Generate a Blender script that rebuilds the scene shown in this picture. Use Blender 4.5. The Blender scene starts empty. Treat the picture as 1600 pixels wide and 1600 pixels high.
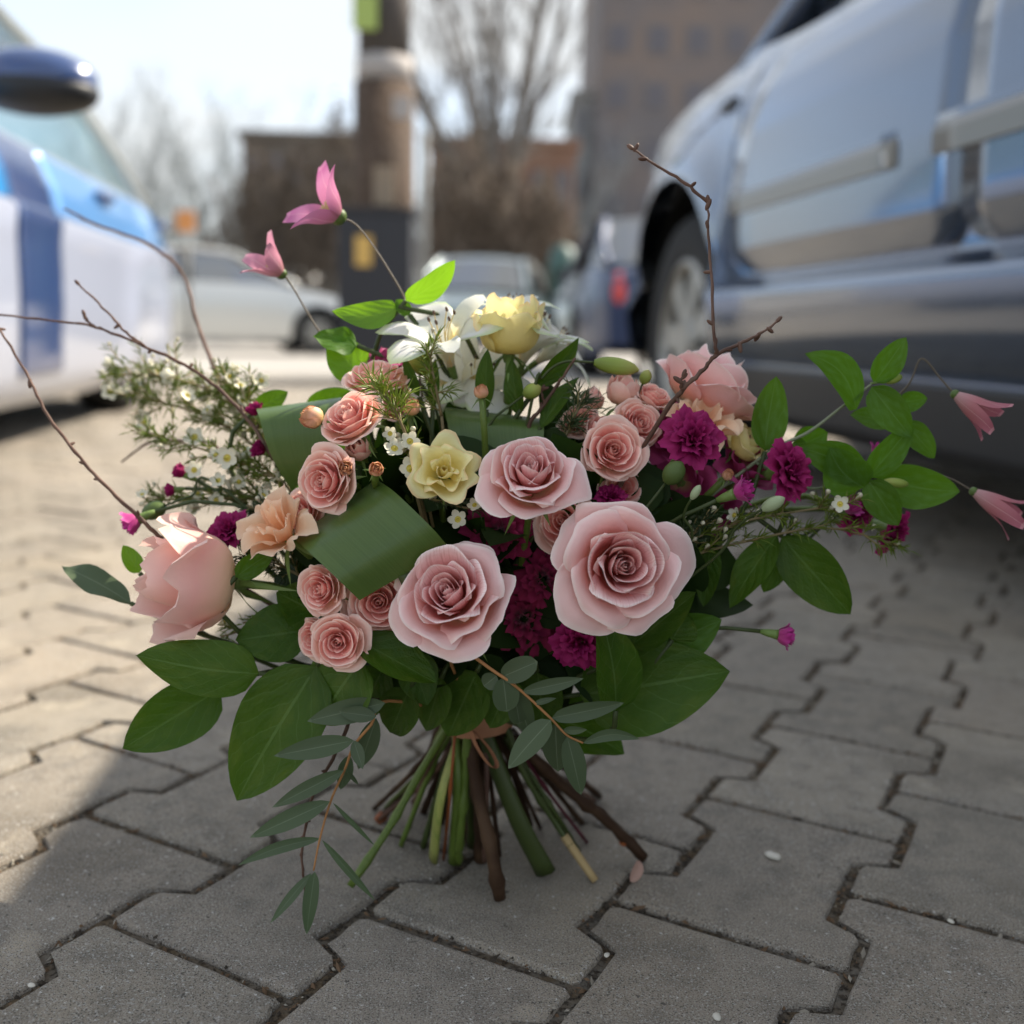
import bpy, math, random
import numpy as np
from mathutils import Vector, Matrix

# ------------------------------------------------------------------ camera, world, sun, exposure
SC = bpy.context.scene
COL = SC.collection
FPX, PITCH, ROLL, CAMH = 1641.8, 0.17015, 0.02558, 0.3907
cam_d = bpy.data.cameras.new('camera')
cam = bpy.data.objects.new('camera', cam_d)
COL.objects.link(cam)
cam_d.sensor_width = 36.0
cam_d.lens = 36.0 * FPX / 1600.0
cam_d.clip_start = 0.02
cam_d.clip_end = 2000
cam_d.dof.use_dof = True
cam_d.dof.focus_distance = 0.635
cam_d.dof.aperture_fstop = 3.6
cam.matrix_world = (Matrix.Translation((0, 0, CAMH)) @ Matrix.Rotation(math.pi / 2 - PITCH, 4, 'X')
                    @ Matrix.Rotation(ROLL, 4, 'Z'))
SC.camera = cam

SUN_EL, SUN_AZ = math.radians(46), math.radians(54)      # azimuth to the right of straight ahead (+Y)
sd = Vector((math.sin(SUN_AZ) * math.cos(SUN_EL), math.cos(SUN_AZ) * math.cos(SUN_EL), math.sin(SUN_EL)))
sun_d = bpy.data.lights.new('sun', 'SUN')
sun_d.energy = 3.45
sun_d.angle = math.radians(0.53)
sun_d.color = (1.0, 0.91, 0.77)
sun = bpy.data.objects.new('sun', sun_d)
sun.rotation_euler = sd.to_track_quat('Z', 'Y').to_euler()
COL.objects.link(sun)

world = bpy.data.worlds.new('World')
SC.world = world
world.use_nodes = True
wn, wl = world.node_tree.nodes, world.node_tree.links
wn.clear()
w_out = wn.new('ShaderNodeOutputWorld')
w_bg = wn.new('ShaderNodeBackground')
w_bg.inputs['Strength'].default_value = 0.12
w_sky = wn.new('ShaderNodeTexSky')
w_sky.sky_type = 'NISHITA'
w_sky.sun_disc = False
w_sky.sun_elevation = SUN_EL
w_sky.sun_rotation = SUN_AZ
w_sky.dust_density = 1.5
w_tc = wn.new('ShaderNodeTexCoord')
w_map = wn.new('ShaderNodeMapping')
w_map.inputs['Scale'].default_value = (1.0, 1.0, 2.6)
w_noise = wn.new('ShaderNodeTexNoise')
w_noise.inputs['Scale'].default_value = 2.3
w_noise.inputs['Detail'].default_value = 6
w_noise.inputs['Roughness'].default_value = 0.55
w_ramp = wn.new('ShaderNodeValToRGB')
w_ramp.color_ramp.elements[0].position = 0.27
w_ramp.color_ramp.elements[1].position = 0.60
w_mix = wn.new('ShaderNodeMix')
w_mix.data_type = 'RGBA'
w_mix.inputs['B'].default_value = (2.75, 2.86, 2.92, 1)
wl.new(w_tc.outputs['Generated'], w_map.inputs['Vector'])
wl.new(w_map.outputs['Vector'], w_noise.inputs['Vector'])
wl.new(w_noise.outputs['Fac'], w_ramp.inputs['Fac'])
wl.new(w_ramp.outputs['Color'], w_mix.inputs['Factor'])
wl.new(w_sky.outputs['Color'], w_mix.inputs['A'])
wl.new(w_mix.outputs['Result'], w_bg.inputs['Color'])
wl.new(w_bg.outputs['Background'], w_out.inputs['Surface'])

SC.view_settings.view_transform = 'Standard'
SC.view_settings.look = 'None'
SC.view_settings.exposure = 1.55
SC.view_settings.gamma = 1.0
SC.view_settings.use_curve_mapping = False
SC.render.engine = 'CYCLES'
SC.cycles.max_bounces = 8
SC.cycles.transparent_max_bounces = 12
SC.cycles.use_denoising = True

rng = random.Random(7)
R = math.radians


def ray(px, py):
    x, y = px - 800.0, py - 800.0
    cr, sr = math.cos(ROLL), math.sin(ROLL)
    x, y = x * cr + y * sr, -x * sr + y * cr
    u = -y / FPX
    c, s = math.cos(PITCH), math.sin(PITCH)
    return Vector((x / FPX, c + u * s, -s + u * c))


def P(px, py, Y):
    """world point at distance Y in front of the camera, seen at photograph pixel px, py"""
    r = ray(px, py)
    return Vector((0, 0, CAMH)) + r * (Y / r.y)


def G(px, py, z=0.0):
    r = ray(px, py)
    return Vector((0, 0, CAMH)) + r * ((z - CAMH) / r.z)


def W(v):
    """direction given as (right, up, towards the camera) in world axes"""
    return Vector((v[0], -v[2], v[1])).normalized()


# ------------------------------------------------------------------ materials
MATS = {}


def mat(name, base, rough=0.5, spec=0.5, metal=0.0, coat=0.0, trans=0.0, tcol=None, noise=None, bump=None,
        ramp=None, veins=None, rand=0.0, sheen=0.0, coords='Generated', subs=0.0):
    if name in MATS:
        return MATS[name]
    m = bpy.data.materials.new(name)
    m.use_nodes = True
    N, Lk = m.node_tree.nodes, m.node_tree.links
    N.clear()
    out = N.new('ShaderNodeOutputMaterial')
    bs = N.new('ShaderNodeBsdfPrincipled')
    bs.inputs['Roughness'].default_value = rough
    bs.inputs['Specular IOR Level'].default_value = spec
    bs.inputs['Metallic'].default_value = metal
    bs.inputs['Coat Weight'].default_value = coat
    bs.inputs['Coat Roughness'].default_value = 0.06
    bs.inputs['Sheen Weight'].default_value = sheen
    if subs:
        bs.inputs['Subsurface Weight'].default_value = subs
        bs.inputs['Subsurface Radius'].default_value = (0.004, 0.002, 0.002)
        bs.inputs['Subsurface Scale'].default_value = 1.0
    tc = N.new('ShaderNodeTexCoord')
    uvo = N.new('ShaderNodeSeparateXYZ')
    Lk.new(tc.outputs['UV'], uvo.inputs[0])
    if coords == 'World':
        gp = N.new('ShaderNodeNewGeometry')
        vec = gp.outputs['Position']
    else:
        vec = tc.outputs[coords]
    if ramp:
        rp = N.new('ShaderNodeValToRGB')
        el = rp.color_ramp.elements
        while len(el) < len(ramp):
            el.new(0.5)
        for e, (p, c) in zip(el, ramp):
            e.position = p
            e.color = (*c, 1)
        Lk.new(uvo.outputs['Y'], rp.inputs['Fac'])
        col = rp.outputs['Color']
    else:
        rgb = N.new('ShaderNodeRGB')
        rgb.outputs[0].default_value = (*base, 1)
        col = rgb.outputs[0]

    def mixc(a, b, fac, mode='MIX'):
        mx = N.new('ShaderNodeMix')
        mx.data_type = 'RGBA'
        mx.blend_type = mode
        for sock, v in (('A', a), ('B', b), ('Factor', fac)):
            if isinstance(v, tuple):
                mx.inputs[sock].default_value = (*v, 1)
            elif isinstance(v, (int, float)):
                mx.inputs[sock].default_value = v
            else:
                Lk.new(v, mx.inputs[sock])
        return mx.outputs['Result']

    def math_(op, a, b=None):
        n = N.new('ShaderNodeMath')
        n.operation = op
        for i, v in enumerate((a, b)):
            if v is None:
                continue
            if isinstance(v, (int, float)):
                n.inputs[i].default_value = v
            else:
                Lk.new(v, n.inputs[i])
        return n.outputs[0]

    for (scale, c2, lo, hi, *st) in (noise or []):
        nz = N.new('ShaderNodeTexNoise')
        nz.inputs['Scale'].default_value = scale
        nz.inputs['Detail'].default_value = 5
        if st:
            mp_ = N.new('ShaderNodeMapping')
            mp_.inputs['Scale'].default_value = (st[0], 1, 1)
            Lk.new(vec, mp_.inputs['Vector'])
            Lk.new(mp_.outputs['Vector'], nz.inputs['Vector'])
        else:
            Lk.new(vec, nz.inputs['Vector'])
        mr = N.new('ShaderNodeMapRange')
        mr.inputs['From Min'].default_value = lo
        mr.inputs['From Max'].default_value = hi
        Lk.new(nz.outputs['Fac'], mr.inputs['Value'])
        col = mixc(col, c2, mr.outputs['Result'])
    hgt = None
    if veins:
        vc, n_v, slope, amt = veins
        au = math_('ABSOLUTE', math_('SUBTRACT', uvo.outputs['X'], 0.5))
        nzv = N.new('ShaderNodeTexNoise')
        nzv.inputs['Scale'].default_value = 5
        Lk.new(tc.outputs['UV'], nzv.inputs['Vector'])
        ph = math_('SUBTRACT', math_('MULTIPLY', uvo.outputs['Y'], n_v), math_('MULTIPLY', au, slope))
        ph = math_('ADD', ph, math_('MULTIPLY', nzv.outputs['Fac'], 0.7 if slope > 1 else 0.0))
        fr = math_('ABSOLUTE', math_('SUBTRACT', math_('FRACT', ph), 0.5))
        side = math_('LESS_THAN', fr, 0.03)
        side = math_('MULTIPLY', side, 0.55)
        mid = math_('LESS_THAN', au, 0.018)
        vv = math_('MAXIMUM', side, mid)
        col = mixc(col, vc, math_('MULTIPLY', vv, amt))
        hgt = math_('SUBTRACT', fr, math_('MULTIPLY', mid, 0.6))
    if rand:
        oi = N.new('ShaderNodeObjectInfo')
        hs = N.new('ShaderNodeHueSaturation')
        v = math_('ADD', math_('MULTIPLY', oi.outputs['Random'], 2 * rand), 1 - rand)
        Lk.new(v, hs.inputs['Value'])
        h = math_('ADD', math_('MULTIPLY', math_('FRACT', math_('MULTIPLY', oi.outputs['Random'], 7.3)), rand * 0.06), 0.5 - rand * 0.03)
        Lk.new(h, hs.inputs['Hue'])
        Lk.new(col, hs.inputs['Color'])
        col = hs.outputs['Color']
    Lk.new(col, bs.inputs['Base Color'])
    nrm = None
    if bump or veins:
        bp = N.new('ShaderNodeBump')
        if bump:
            nz = N.new('ShaderNodeTexNoise')
            nz.inputs['Scale'].default_value = bump[0]
            nz.inputs['Detail'].default_value = 4
            Lk.new(vec, nz.inputs['Vector'])
            h = nz.outputs['Fac']
            bp.inputs['Strength'].default_value = bump[1]
            bp.inputs['Distance'].default_value = bump[2]
            if hgt is not None:
                h = math_('ADD', h, math_('MULTIPLY', hgt, 0.8))
        else:
            h = hgt
            bp.inputs['Strength'].default_value = 0.35
            bp.inputs['Distance'].default_value = 0.001
        Lk.new(h, bp.inputs['Height'])
        Lk.new(bp.outputs['Normal'], bs.inputs['Normal'])
        nrm = bp.outputs['Normal']
    sh = bs.outputs['BSDF']
    if trans:
        tr = N.new('ShaderNodeBsdfTranslucent')
        if tcol:
            tc2 = mixc(col, tcol, 0.65)
            Lk.new(tc2, tr.inputs['Color'])
        else:
            Lk.new(col, tr.inputs['Color'])
        if nrm is not None:
            Lk.new(nrm, tr.inputs['Normal'])
        ms = N.new('ShaderNodeMixShader')
        ms.inputs[0].default_value = trans
        Lk.new(sh, ms.inputs[1])
        Lk.new(tr.outputs[0], ms.inputs[2])
        sh = ms.outputs[0]
    Lk.new(sh, out.inputs['Surface'])
    MATS[name] = m
    return m


def glass_mat(name, tint, fac):
    m = bpy.data.materials.new(name)
    m.use_nodes = True
    N, Lk = m.node_tree.nodes, m.node_tree.links
    N.clear()
    out = N.new('ShaderNodeOutputMaterial')
    t = N.new('ShaderNodeBsdfTransparent')
    t.inputs[0].default_value = (*tint, 1)
    g = N.new('ShaderNodeBsdfGlossy')
    g.inputs['Roughness'].default_value = 0.03
    ms = N.new('ShaderNodeMixShader')
    ms.inputs[0].default_value = fac
    Lk.new(t.outputs[0], ms.inputs[1])
    Lk.new(g.outputs[0], ms.inputs[2])
    Lk.new(ms.outputs[0], out.inputs['Surface'])
    return m


def emit_free(name, c, rough=0.4, **k):
    return mat(name, c, rough, **k)


# ------------------------------------------------------------------ mesh helpers
def mesh(name, V, F, m, uv=None, smooth=True):
    me = bpy.data.meshes.new(name)
    me.from_pydata([tuple(v) for v in V], [], F)
    if m:
        for x in (m if isinstance(m, (list, tuple)) else [m]):
            me.materials.append(x)
    if uv is not None:
        lay = me.uv_layers.new(name='UVMap')
        idx = np.empty(len(me.loops), dtype=np.int32)
        me.loops.foreach_get('vertex_index', idx)
        lay.data.foreach_set('uv', np.asarray(uv, dtype=np.float32)[idx].ravel())
    if smooth:
        me.polygons.foreach_set('use_smooth', [True] * len(me.polygons))
    me.update()
    return me


MW = {}          # world matrix of every root, for putting world-space shapes under it


def link(name, me, parent=None, M=None, kind=None):
    o = bpy.data.objects.new(name, me)
    COL.objects.link(o)
    if parent is not None:
        o.parent = parent
    if M is not None:
        o.matrix_basis = M
    if kind:
        o['kind'] = kind
    return o


def thing(name, label, cat, loc=(0, 0, 0), group=None, M=None):
    o = bpy.data.objects.new(name, None)
    o.empty_display_size = 0.02
    COL.objects.link(o)
    Mx = M if M is not None else Matrix.Translation(loc)
    o.matrix_basis = Mx
    MW[o] = Mx.copy()
    o['label'] = label
    o['category'] = cat
    if group:
        o['group'] = group
    return o


def part(name, geo, m, root, uv=None, smooth=True, kind=None, parent=None, world=True):
    """geo in world space -> a mesh under root (or under parent, a part of root)"""
    V, F = geo[0], geo[1]
    if uv is None and len(geo) > 2:
        uv = geo[2]
    if world:
        Mi = MW[root].inverted()
        V = [Mi @ Vector(v) for v in V]
    return link(name, mesh(name, V, F, m, uv, smooth), parent or root, kind=kind)


def tag(o, label, cat, group=None):
    o['label'] = label
    o['category'] = cat
    if group:
        o['group'] = group
    return o


def join(geos):
    V, F, U, n = [], [], [], 0
    for g in geos:
        V += list(g[0])
        F += [tuple(i + n for i in f) for f in g[1]]
        U += list(g[2]) if len(g) > 2 and g[2] is not None else [(0, 0)] * len(g[0])
        n += len(g[0])
    return V, F, U


def box(c, s, M=None):
    cx, cy, cz = c
    hx, hy, hz = s[0] / 2, s[1] / 2, s[2] / 2
    V = [Vector((cx + a * hx, cy + b * hy, cz + d * hz)) for d in (-1, 1) for b in (-1, 1) for a in (-1, 1)]
    F = [(0, 2, 3, 1), (4, 5, 7, 6), (0, 1, 5, 4), (2, 6, 7, 3), (0, 4, 6, 2), (1, 3, 7, 5)]
    if M:
        V = [M @ v for v in V]
    return V, F, [(0.5, 0.5)] * 8


def catmull(pts, n=6):
    pts = [Vector(p) for p in pts]
    if len(pts) < 3:
        return [pts[0].lerp(pts[-1], i / n) for i in range(n + 1)]
    out = []
    ext = [pts[0] * 2 - pts[1]] + pts + [pts[-1] * 2 - pts[-2]]
    for i in range(1, len(ext) - 2):
        p0, p1, p2, p3 = ext[i - 1:i + 3]
        for k in range(n):
            t = k / n
            out.append(0.5 * ((2 * p1) + (p2 - p0) * t + (2 * p0 - 5 * p1 + 4 * p2 - p3) * t * t
                              + (3 * p1 - p0 - 3 * p2 + p3) * t ** 3))
    out.append(pts[-1])
    return out


def tube(pts, r0, r1=None, k=7, wob=0.0, rf=None, flat=1.0):
    """tube along pts, radius r0 -> r1; rf(i/n) scales it"""
    r1 = r0 if r1 is None else r1
    n = len(pts)
    V, F, U = [], [], []
    up = Vector((0.13, 0.31, 0.94))
    side = None
    for i, p in enumerate(pts):
        d = (pts[min(i + 1, n - 1)] - pts[max(i - 1, 0)])
        d = d.normalized() if d.length > 1e-9 else Vector((0, 0, 1))
        if side is None:
            side = d.cross(up)
            if side.length < 1e-3:
                side = d.cross(Vector((1, 0, 0)))
        side = (side - d * side.dot(d)).normalized()
        b = d.cross(side)
        t = i / max(1, n - 1)
        r = r0 + (r1 - r0) * t
        if rf:
            r *= rf(t)
        r *= 1 + wob * math.sin(i * 2.3) * 0.5 + wob * rng.uniform(-.5, .5)
        for j in range(k):
            a = 2 * math.pi * j / k
            V.append(p + side * (math.cos(a) * r) + b * (math.sin(a) * r * flat))
            U.append((j / k, t))
    for i in range(n - 1):
        for j in range(k):
            F.append((i * k + j, i * k + (j + 1) % k, (i + 1) * k + (j + 1) % k, (i + 1) * k + j))
    F.append(tuple(range(k))[::-1])
    F.append(tuple((n - 1) * k + j for j in range(k)))
    return V, F, U


def lathe(prof, k=24, axis='Z', close=False):
    V, F, U = [], [], []
    n = len(prof)
    for i, (r, h) in enumerate(prof):
        for j in range(k):
            a = 2 * math.pi * j / k
            x, y = r * math.cos(a), r * math.sin(a)
            V.append(Vector((x, y, h)) if axis == 'Z' else Vector((h, x, y)))
            U.append((j / k, i / max(1, n - 1)))
    for i in range(n - 1):
        for j in range(k):
            F.append((i * k + j, i * k + (j + 1) % k, (i + 1) * k + (j + 1) % k, (i + 1) * k + j))
    return V, F, U


def xf(geo, M):
    return [M @ Vector(v) for v in geo[0]], geo[1], (geo[2] if len(geo) > 2 else None)


def ellipsoid(c, r, k=10, n=7, M=None):
    V, F, U = [], [], []
    for i in range(n + 1):
        th = math.pi * i / n
        for j in range(k):
            a = 2 * math.pi * j / k
            v = Vector((math.sin(th) * math.cos(a) * r[0], math.sin(th) * math.sin(a) * r[1], math.cos(th) * r[2]))
            if M:
                v = M @ v
            V.append(v + Vector(c))
            U.append((j / k, i / n))
    for i in range(n):
        for j in range(k):
            F.append((i * k + j, (i + 1) * k + j, (i + 1) * k + (j + 1) % k, i * k + (j + 1) % k))
    return V, F, U


def axis_matrix(loc, axis, spin=0.0, scale=1.0):
    q = Vector(axis).to_track_quat('Z', 'Y')
    return Matrix.Translation(loc) @ q.to_matrix().to_4x4() @ Matrix.Rotation(spin, 4, 'Z') @ Matrix.Scale(scale, 4)


# ------------------------------------------------------------------ materials of the place
m_soil = mat('joint_soil', (0.105, 0.078, 0.05), 0.95, 0.1, noise=[(60, (0.13, 0.115, 0.095), .4, .62), (260, (0.03, 0.024, 0.018), .5, .66)],
             bump=(240, .9, .004), coords='World')
m_paver = mat('concrete_paver', (0.285, 0.248, 0.202), 0.92, 0.2,
              noise=[(5, (0.29, 0.25, 0.20), .42, .62), (38, (0.20, 0.175, 0.145), .46, .7), (2.2, (0.33, 0.275, 0.205), .5, .7), (9, (0.17, 0.148, 0.12), .56, .74), (3.4, (0.16, 0.135, 0.105), .58, .70), (14, (0.40, 0.345, 0.265), .62, .76), (700, (0.40, 0.385, 0.35), .54, .66),
                     (950, (0.07, 0.064, 0.056), .53, .66), (260, (0.52, 0.50, 0.46), .66, .70), (190, (0.09, 0.08, 0.07), .67, .71)],
              bump=(800, .9, .002), coords='World', rand=.11)
m_asphalt = mat('road_surface', (0.30, 0.285, 0.265), 0.9, 0.2, noise=[(1.5, (0.36, 0.34, 0.31), .4, .7)], coords='World')

# flowers and leaves
m_rose = mat('dusty_pink_petal', (1, 1, 1), 0.55, 0.3, trans=.24, sheen=.05, rand=.05,
             ramp=[(0, (.62, .38, .14)), (.22, (.76, .27, .17)), (.5, (.80, .27, .22)), (.70, (.87, .44, .42)), (.92, (.91, .62, .60)), (1, (.98, .86, .82))],  # petal's own gradient, its lower part deepened to paint in the recess shade
             noise=[(3, (.64, .24, .20), .50, .85, 22)], bump=(9, .3, .002), coords='UV')
m_rose_out = mat('outer_pink_petal', (1, 1, 1), 0.55, 0.3, trans=.28, sheen=.05, rand=.06,
                 ramp=[(0, (.60, .46, .18)), (.3, (.78, .43, .26)), (.5, (.86, .37, .27)), (.72, (.90, .52, .48)), (.94, (.92, .63, .60)), (1, (.98, .83, .78))],
                 bump=(9, .25, .002), coords='UV')
m_spray = mat('salmon_petal', (1, 1, 1), 0.6, 0.2, trans=.24, sheen=.2, rand=.06,
              ramp=[(0, (.74, .42, .18)), (.3, (.88, .30, .22)), (.7, (.92, .40, .34)), (.92, (.95, .56, .47)), (1, (.98, .80, .70))],
              bump=(9, .25, .002), coords='UV')
m_spray_out = mat('pale_salmon_petal', (1, 1, 1), 0.55, 0.25, trans=.3, sheen=.2, rand=.06,
                  ramp=[(0, (.62, .50, .18)), (.35, (.88, .52, .34)), (.8, (.93, .56, .46)), (1, (.96, .72, .62))],
                  bump=(9, .25, .002), coords='UV')
m_bud = mat('bud_petal', (1, 1, 1), 0.5, 0.3, trans=.2, rand=.05,
            ramp=[(0, (.42, .36, .10)), (.4, (.72, .46, .22)), (.8, (.78, .42, .28)), (1, (.55, .26, .12))])
m_peach = mat('peach_petal', (1, 1, 1), 0.55, 0.25, trans=.35, sheen=.2, rand=.04,
              ramp=[(0, (.70, .42, .14)), (.4, (.90, .50, .24)), (.8, (.92, .60, .38)), (1, (.94, .70, .50))], bump=(8, .3, .002), coords='UV')
m_yellow = mat('pale_yellow_petal', (1, 1, 1), 0.55, 0.25, trans=.35, sheen=.2, rand=.03,
               ramp=[(0, (.62, .52, .14)), (.3, (.88, .72, .20)), (.7, (.92, .82, .38)), (.92, (.90, .84, .46)), (1, (.92, .70, .38))], bump=(8, .3, .002), coords='UV')
m_blush = mat('blush_cream_petal', (1, 1, 1), 0.5, 0.3, trans=.35, sheen=.2, rand=.04,
              ramp=[(0, (.66, .55, .24)), (.35, (.88, .64, .42)), (.7, (.88, .50, .44)), (1, (.92, .64, .56))], bump=(7, .3, .002), coords='UV')
m_carn = mat('magenta_petal', (1, 1, 1), 0.6, 0.15, trans=.25, sheen=.0, rand=.10,
             ramp=[(0, (.50, .42, .30)), (.2, (.27, .012, .075)), (.7, (.25, .007, .075)), (1, (.34, .02, .13))], bump=(14, .3, .002), coords='UV')
m_carn_dark = mat('wine_red_petal', (1, 1, 1), 0.65, 0.15, trans=.2, sheen=.2, rand=.10,
                  ramp=[(0, (.30, .04, .06)), (.5, (.20, .010, .045)), (1, (.30, .02, .085))])
m_carn_hot = mat('bright_magenta_petal', (1, 1, 1), 0.5, 0.3, trans=.3, sheen=.2, rand=.05,
                 ramp=[(0, (.80, .70, .55)), (.3, (.55, .07, .26)), (1, (.48, .025, .26))])
m_plum = mat('plum_pink_petal', (1, 1, 1), 0.55, 0.25, trans=.3, rand=.05,
             ramp=[(0, (.40, .30, .12)), (.3, (.36, .04, .12)), (1, (.40, .055, .18))])
m_white = mat('white_tepal', (1, 1, 1), 0.5, 0.3, trans=.4, rand=.02,
              ramp=[(0, (.70, .52, .38)), (.2, (.82, .78, .60)), (.5, (.86, .86, .78)), (.9, (.88, .88, .84)), (1, (.62, .74, .40))])
m_white_mark = mat('white_tepal_with_streaks', (1, 1, 1), 0.5, 0.3, trans=.4,
                   ramp=[(0, (.80, .55, .30)), (.4, (.86, .70, .30)), (.62, (.87, .85, .72)), (1, (.86, .87, .80))],
                   noise=[(38, (.20, .10, .06), .66, .70)], coords='UV')
m_clem = mat('clematis_petal', (1, 1, 1), 0.5, 0.3, trans=.35, rand=.04,
             ramp=[(0, (.40, .16, .20)), (.35, (.58, .20, .34)), (.8, (.70, .26, .46)), (1, (.60, .12, .36))], veins=((.82, .46, .58), 0.5, 0.01, .6))
m_clem_dusk = mat('dusky_clematis_petal', (1, 1, 1), 0.5, 0.3, trans=.25, rand=.04,
                  ramp=[(0, (.50, .30, .30)), (.4, (.46, .17, .185)), (1, (.36, .10, .14))], veins=((.70, .42, .42), 0.5, 0.01, .6))
m_wax = mat('wax_blossom_petal', (.74, .71, .56), 0.45, 0.4, trans=.3, rand=.05)
m_waxc = mat('wax_blossom_centre', (.52, .42, .05), 0.4)
m_waxbud = mat('wax_bud', (.62, .56, .42), 0.35, 0.5, trans=.15, rand=.12, noise=[(3, (.45, .50, .22), .5, .7)])
m_needle = mat('needle_leaf', (.12, .17, .02), 0.5, 0.25, trans=.3, tcol=(.26, .36, .01), rand=.15)
m_leaf = mat('glossy_leaf', (.040, .088, .007), 0.42, 0.22, trans=.30, tcol=(.15, .34, .008), rand=.24, veins=((.12, .20, .055), 5.2, 4.2, .5),
             noise=[(4, (.062, .110, .013), .45, .7), (2.2, (.085, .125, .012), .55, .75), (26, (.03, .035, .01), .70, .74)], bump=(22, .5, .0013), coords='UV')
m_leaf_soft = mat('soft_green_leaf', (.052, .118, .008), 0.5, 0.2, trans=.34, tcol=(.22, .52, .01), rand=.12, veins=((.12, .22, .06), 3.2, 4.5, .55),
                  noise=[(5, (.075, .16, .03), .45, .7)], coords='UV')
m_leaf_lit = mat('sunlit_green_leaf', (.10, .22, .02), 0.42, 0.4, trans=.45, tcol=(.36, .72, .008), rand=.06, veins=((.16, .30, .05), 4.5, 4.5, .6))  # brighter leaf copy, sunlight put into its green
m_leaf_dark = mat('shaded_inner_leaf', (.014, .030, .006), 0.6, 0.15, trans=.15, tcol=(.08, .20, .01), rand=.2)  # darker leaf copy, shade inside the bunch put into its colour
m_aspi = mat('broad_strap_leaf', (.072, .125, .024), 0.36, 0.5, trans=.22, tcol=(.16, .36, .01), noise=[(2.5, (.086, .142, .030), .4, .7), (2, (.060, .106, .018), .45, .7, 34), (2, (.086, .145, .034), .52, .75, 60)],
             bump=(70, .12, .0006), coords='UV')
m_euc = mat('eucalyptus_leaf', (.066, .094, .045), 0.5, 0.35, trans=.2, tcol=(.12, .24, .08), rand=.10, veins=((.16, .20, .12), .5, .01, .7))
m_stem_g = mat('green_stem', (.085, .135, .018), 0.45, 0.4, noise=[(12, (.12, .17, .03), .4, .7)], coords='Object')
m_stem_d = mat('dark_green_stem', (.04, .058, .012), 0.5, 0.4)
m_stem_y = mat('yellow_green_stem', (.32, .34, .09), 0.45, 0.4, noise=[(9, (.22, .28, .06), .45, .65)])
m_stem_o = mat('orange_stem', (.25, .07, .02), 0.5, 0.3)
m_stem_t = mat('tan_cut_stem', (.40, .29, .14), 0.7, 0.2)
m_twig = mat('brown_twig', (.085, .042, .028), 0.6, 0.3, noise=[(40, (.15, .085, .06), .45, .65)], bump=(160, .5, .001), coords='World')
m_bark = mat('brown_stem', (.040, .020, .010), 0.7, 0.2, noise=[(30, (.075, .042, .022), .45, .65)], bump=(120, .6, .001), coords='World')
m_eucstem = mat('orange_brown_stem', (.36, .17, .06), 0.5, 0.3)
m_purple = mat('purple_stem', (.10, .02, .03), 0.5, 0.3)
m_calyx = mat('green_calyx', (.16, .24, .06), 0.45, 0.35, trans=.15, rand=.08)
m_calyx_d = mat('dark_calyx', (.085, .13, .03), 0.5, 0.35, trans=.1, rand=.08)
m_kraft = mat('kraft_ribbon', (.36, .17, .095), 0.75, 0.2, noise=[(30, (.44, .22, .13), .4, .7)], bump=(90, .4, .001), coords='Object')
m_stamen = mat('stamen', (.62, .48, .20), 0.5)
m_anther = mat('anther', (.10, .06, .04), 0.6)


# ------------------------------------------------------------------ flower petals
def petal(theta, w, r1, z1, r2, z2, curl=0., ruf=0., tuck=.05, edge=.16, tip=.05, nu=11, nv=9, seed=0, freq=3.0, zig=0., side=.0, r0=.07, wb=.12):
    q = random.Random(seed)
    ph, ph2, lean = q.uniform(0, 6.28), q.uniform(0, 6.28), q.uniform(-.07, .07)
    crk = [q.uniform(-1, 1) for _ in range(nu)]
    crk = [(crk[j - 1] + 2 * crk[j] + crk[(j + 1) % nu]) / 2.6 for j in range(nu)]
    sL, sR = q.uniform(.5, 1.5), q.uniform(.5, 1.5)
    tip *= q.uniform(.2, 1.3)
    V, F, U = [], [], []
    for i in range(nv):
        v = 1 - (1 - i / (nv - 1)) ** 1.45
        for j in range(nu):
            u = -1 + 2 * j / (nu - 1)
            tm = 1 - edge * abs(u) ** 2.6 + tip * math.exp(-(u / .22) ** 2) + lean * u
            if zig:
                tm += zig * (1 if j % 2 else -1) * q.uniform(.4, 1.2)
            t = v * tm
            r = 2 * (1 - t) * t * r1 + t * t * r2 + (1 - t) ** 2 * r0
            z = 2 * (1 - t) * t * z1 + t * t * z2
            s = max(0.0, (t - .58) / .42)
            r += curl * .26 * s * s * (1 + .5 * u * u)
            z -= curl * .20 * s ** 3
            lp = max(0.0, (v - .88) / .12)
            r += .022 * lp * lp * r2
            z -= .016 * lp * lp
            if side:
                s2 = max(0.0, abs(u) - .45) / .55
                sd2 = side * (sR if u > 0 else sL)
                r += sd2 * s2 * s2 * s * .22
                z -= sd2 * s2 * s2 * s * .10
            aw = w * math.sin(math.pi * min(.80, wb + .62 * v))
            a = theta + u * aw
            r += tuck * u * r2
            r += ruf * .32 * crk[j] * v ** 6
            z += ruf * .4 * crk[(j * 3 + 1) % nu] * v ** 6
            wv = v ** 3 * ruf
            r += wv * math.sin(freq * math.pi * u + ph)
            z += wv * .8 * math.sin(freq * 1.3 * math.pi * u + ph2)
            V.append(Vector((r * math.cos(a), r * math.sin(a), z)))
            U.append(((u + 1) / 2, v))
    for i in range(nv - 1):
        for j in range(nu - 1):
            a = i * nu + j
            F.append((a, a + 1, a + nu + 1, a + nu))
    return V, F, U


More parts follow.
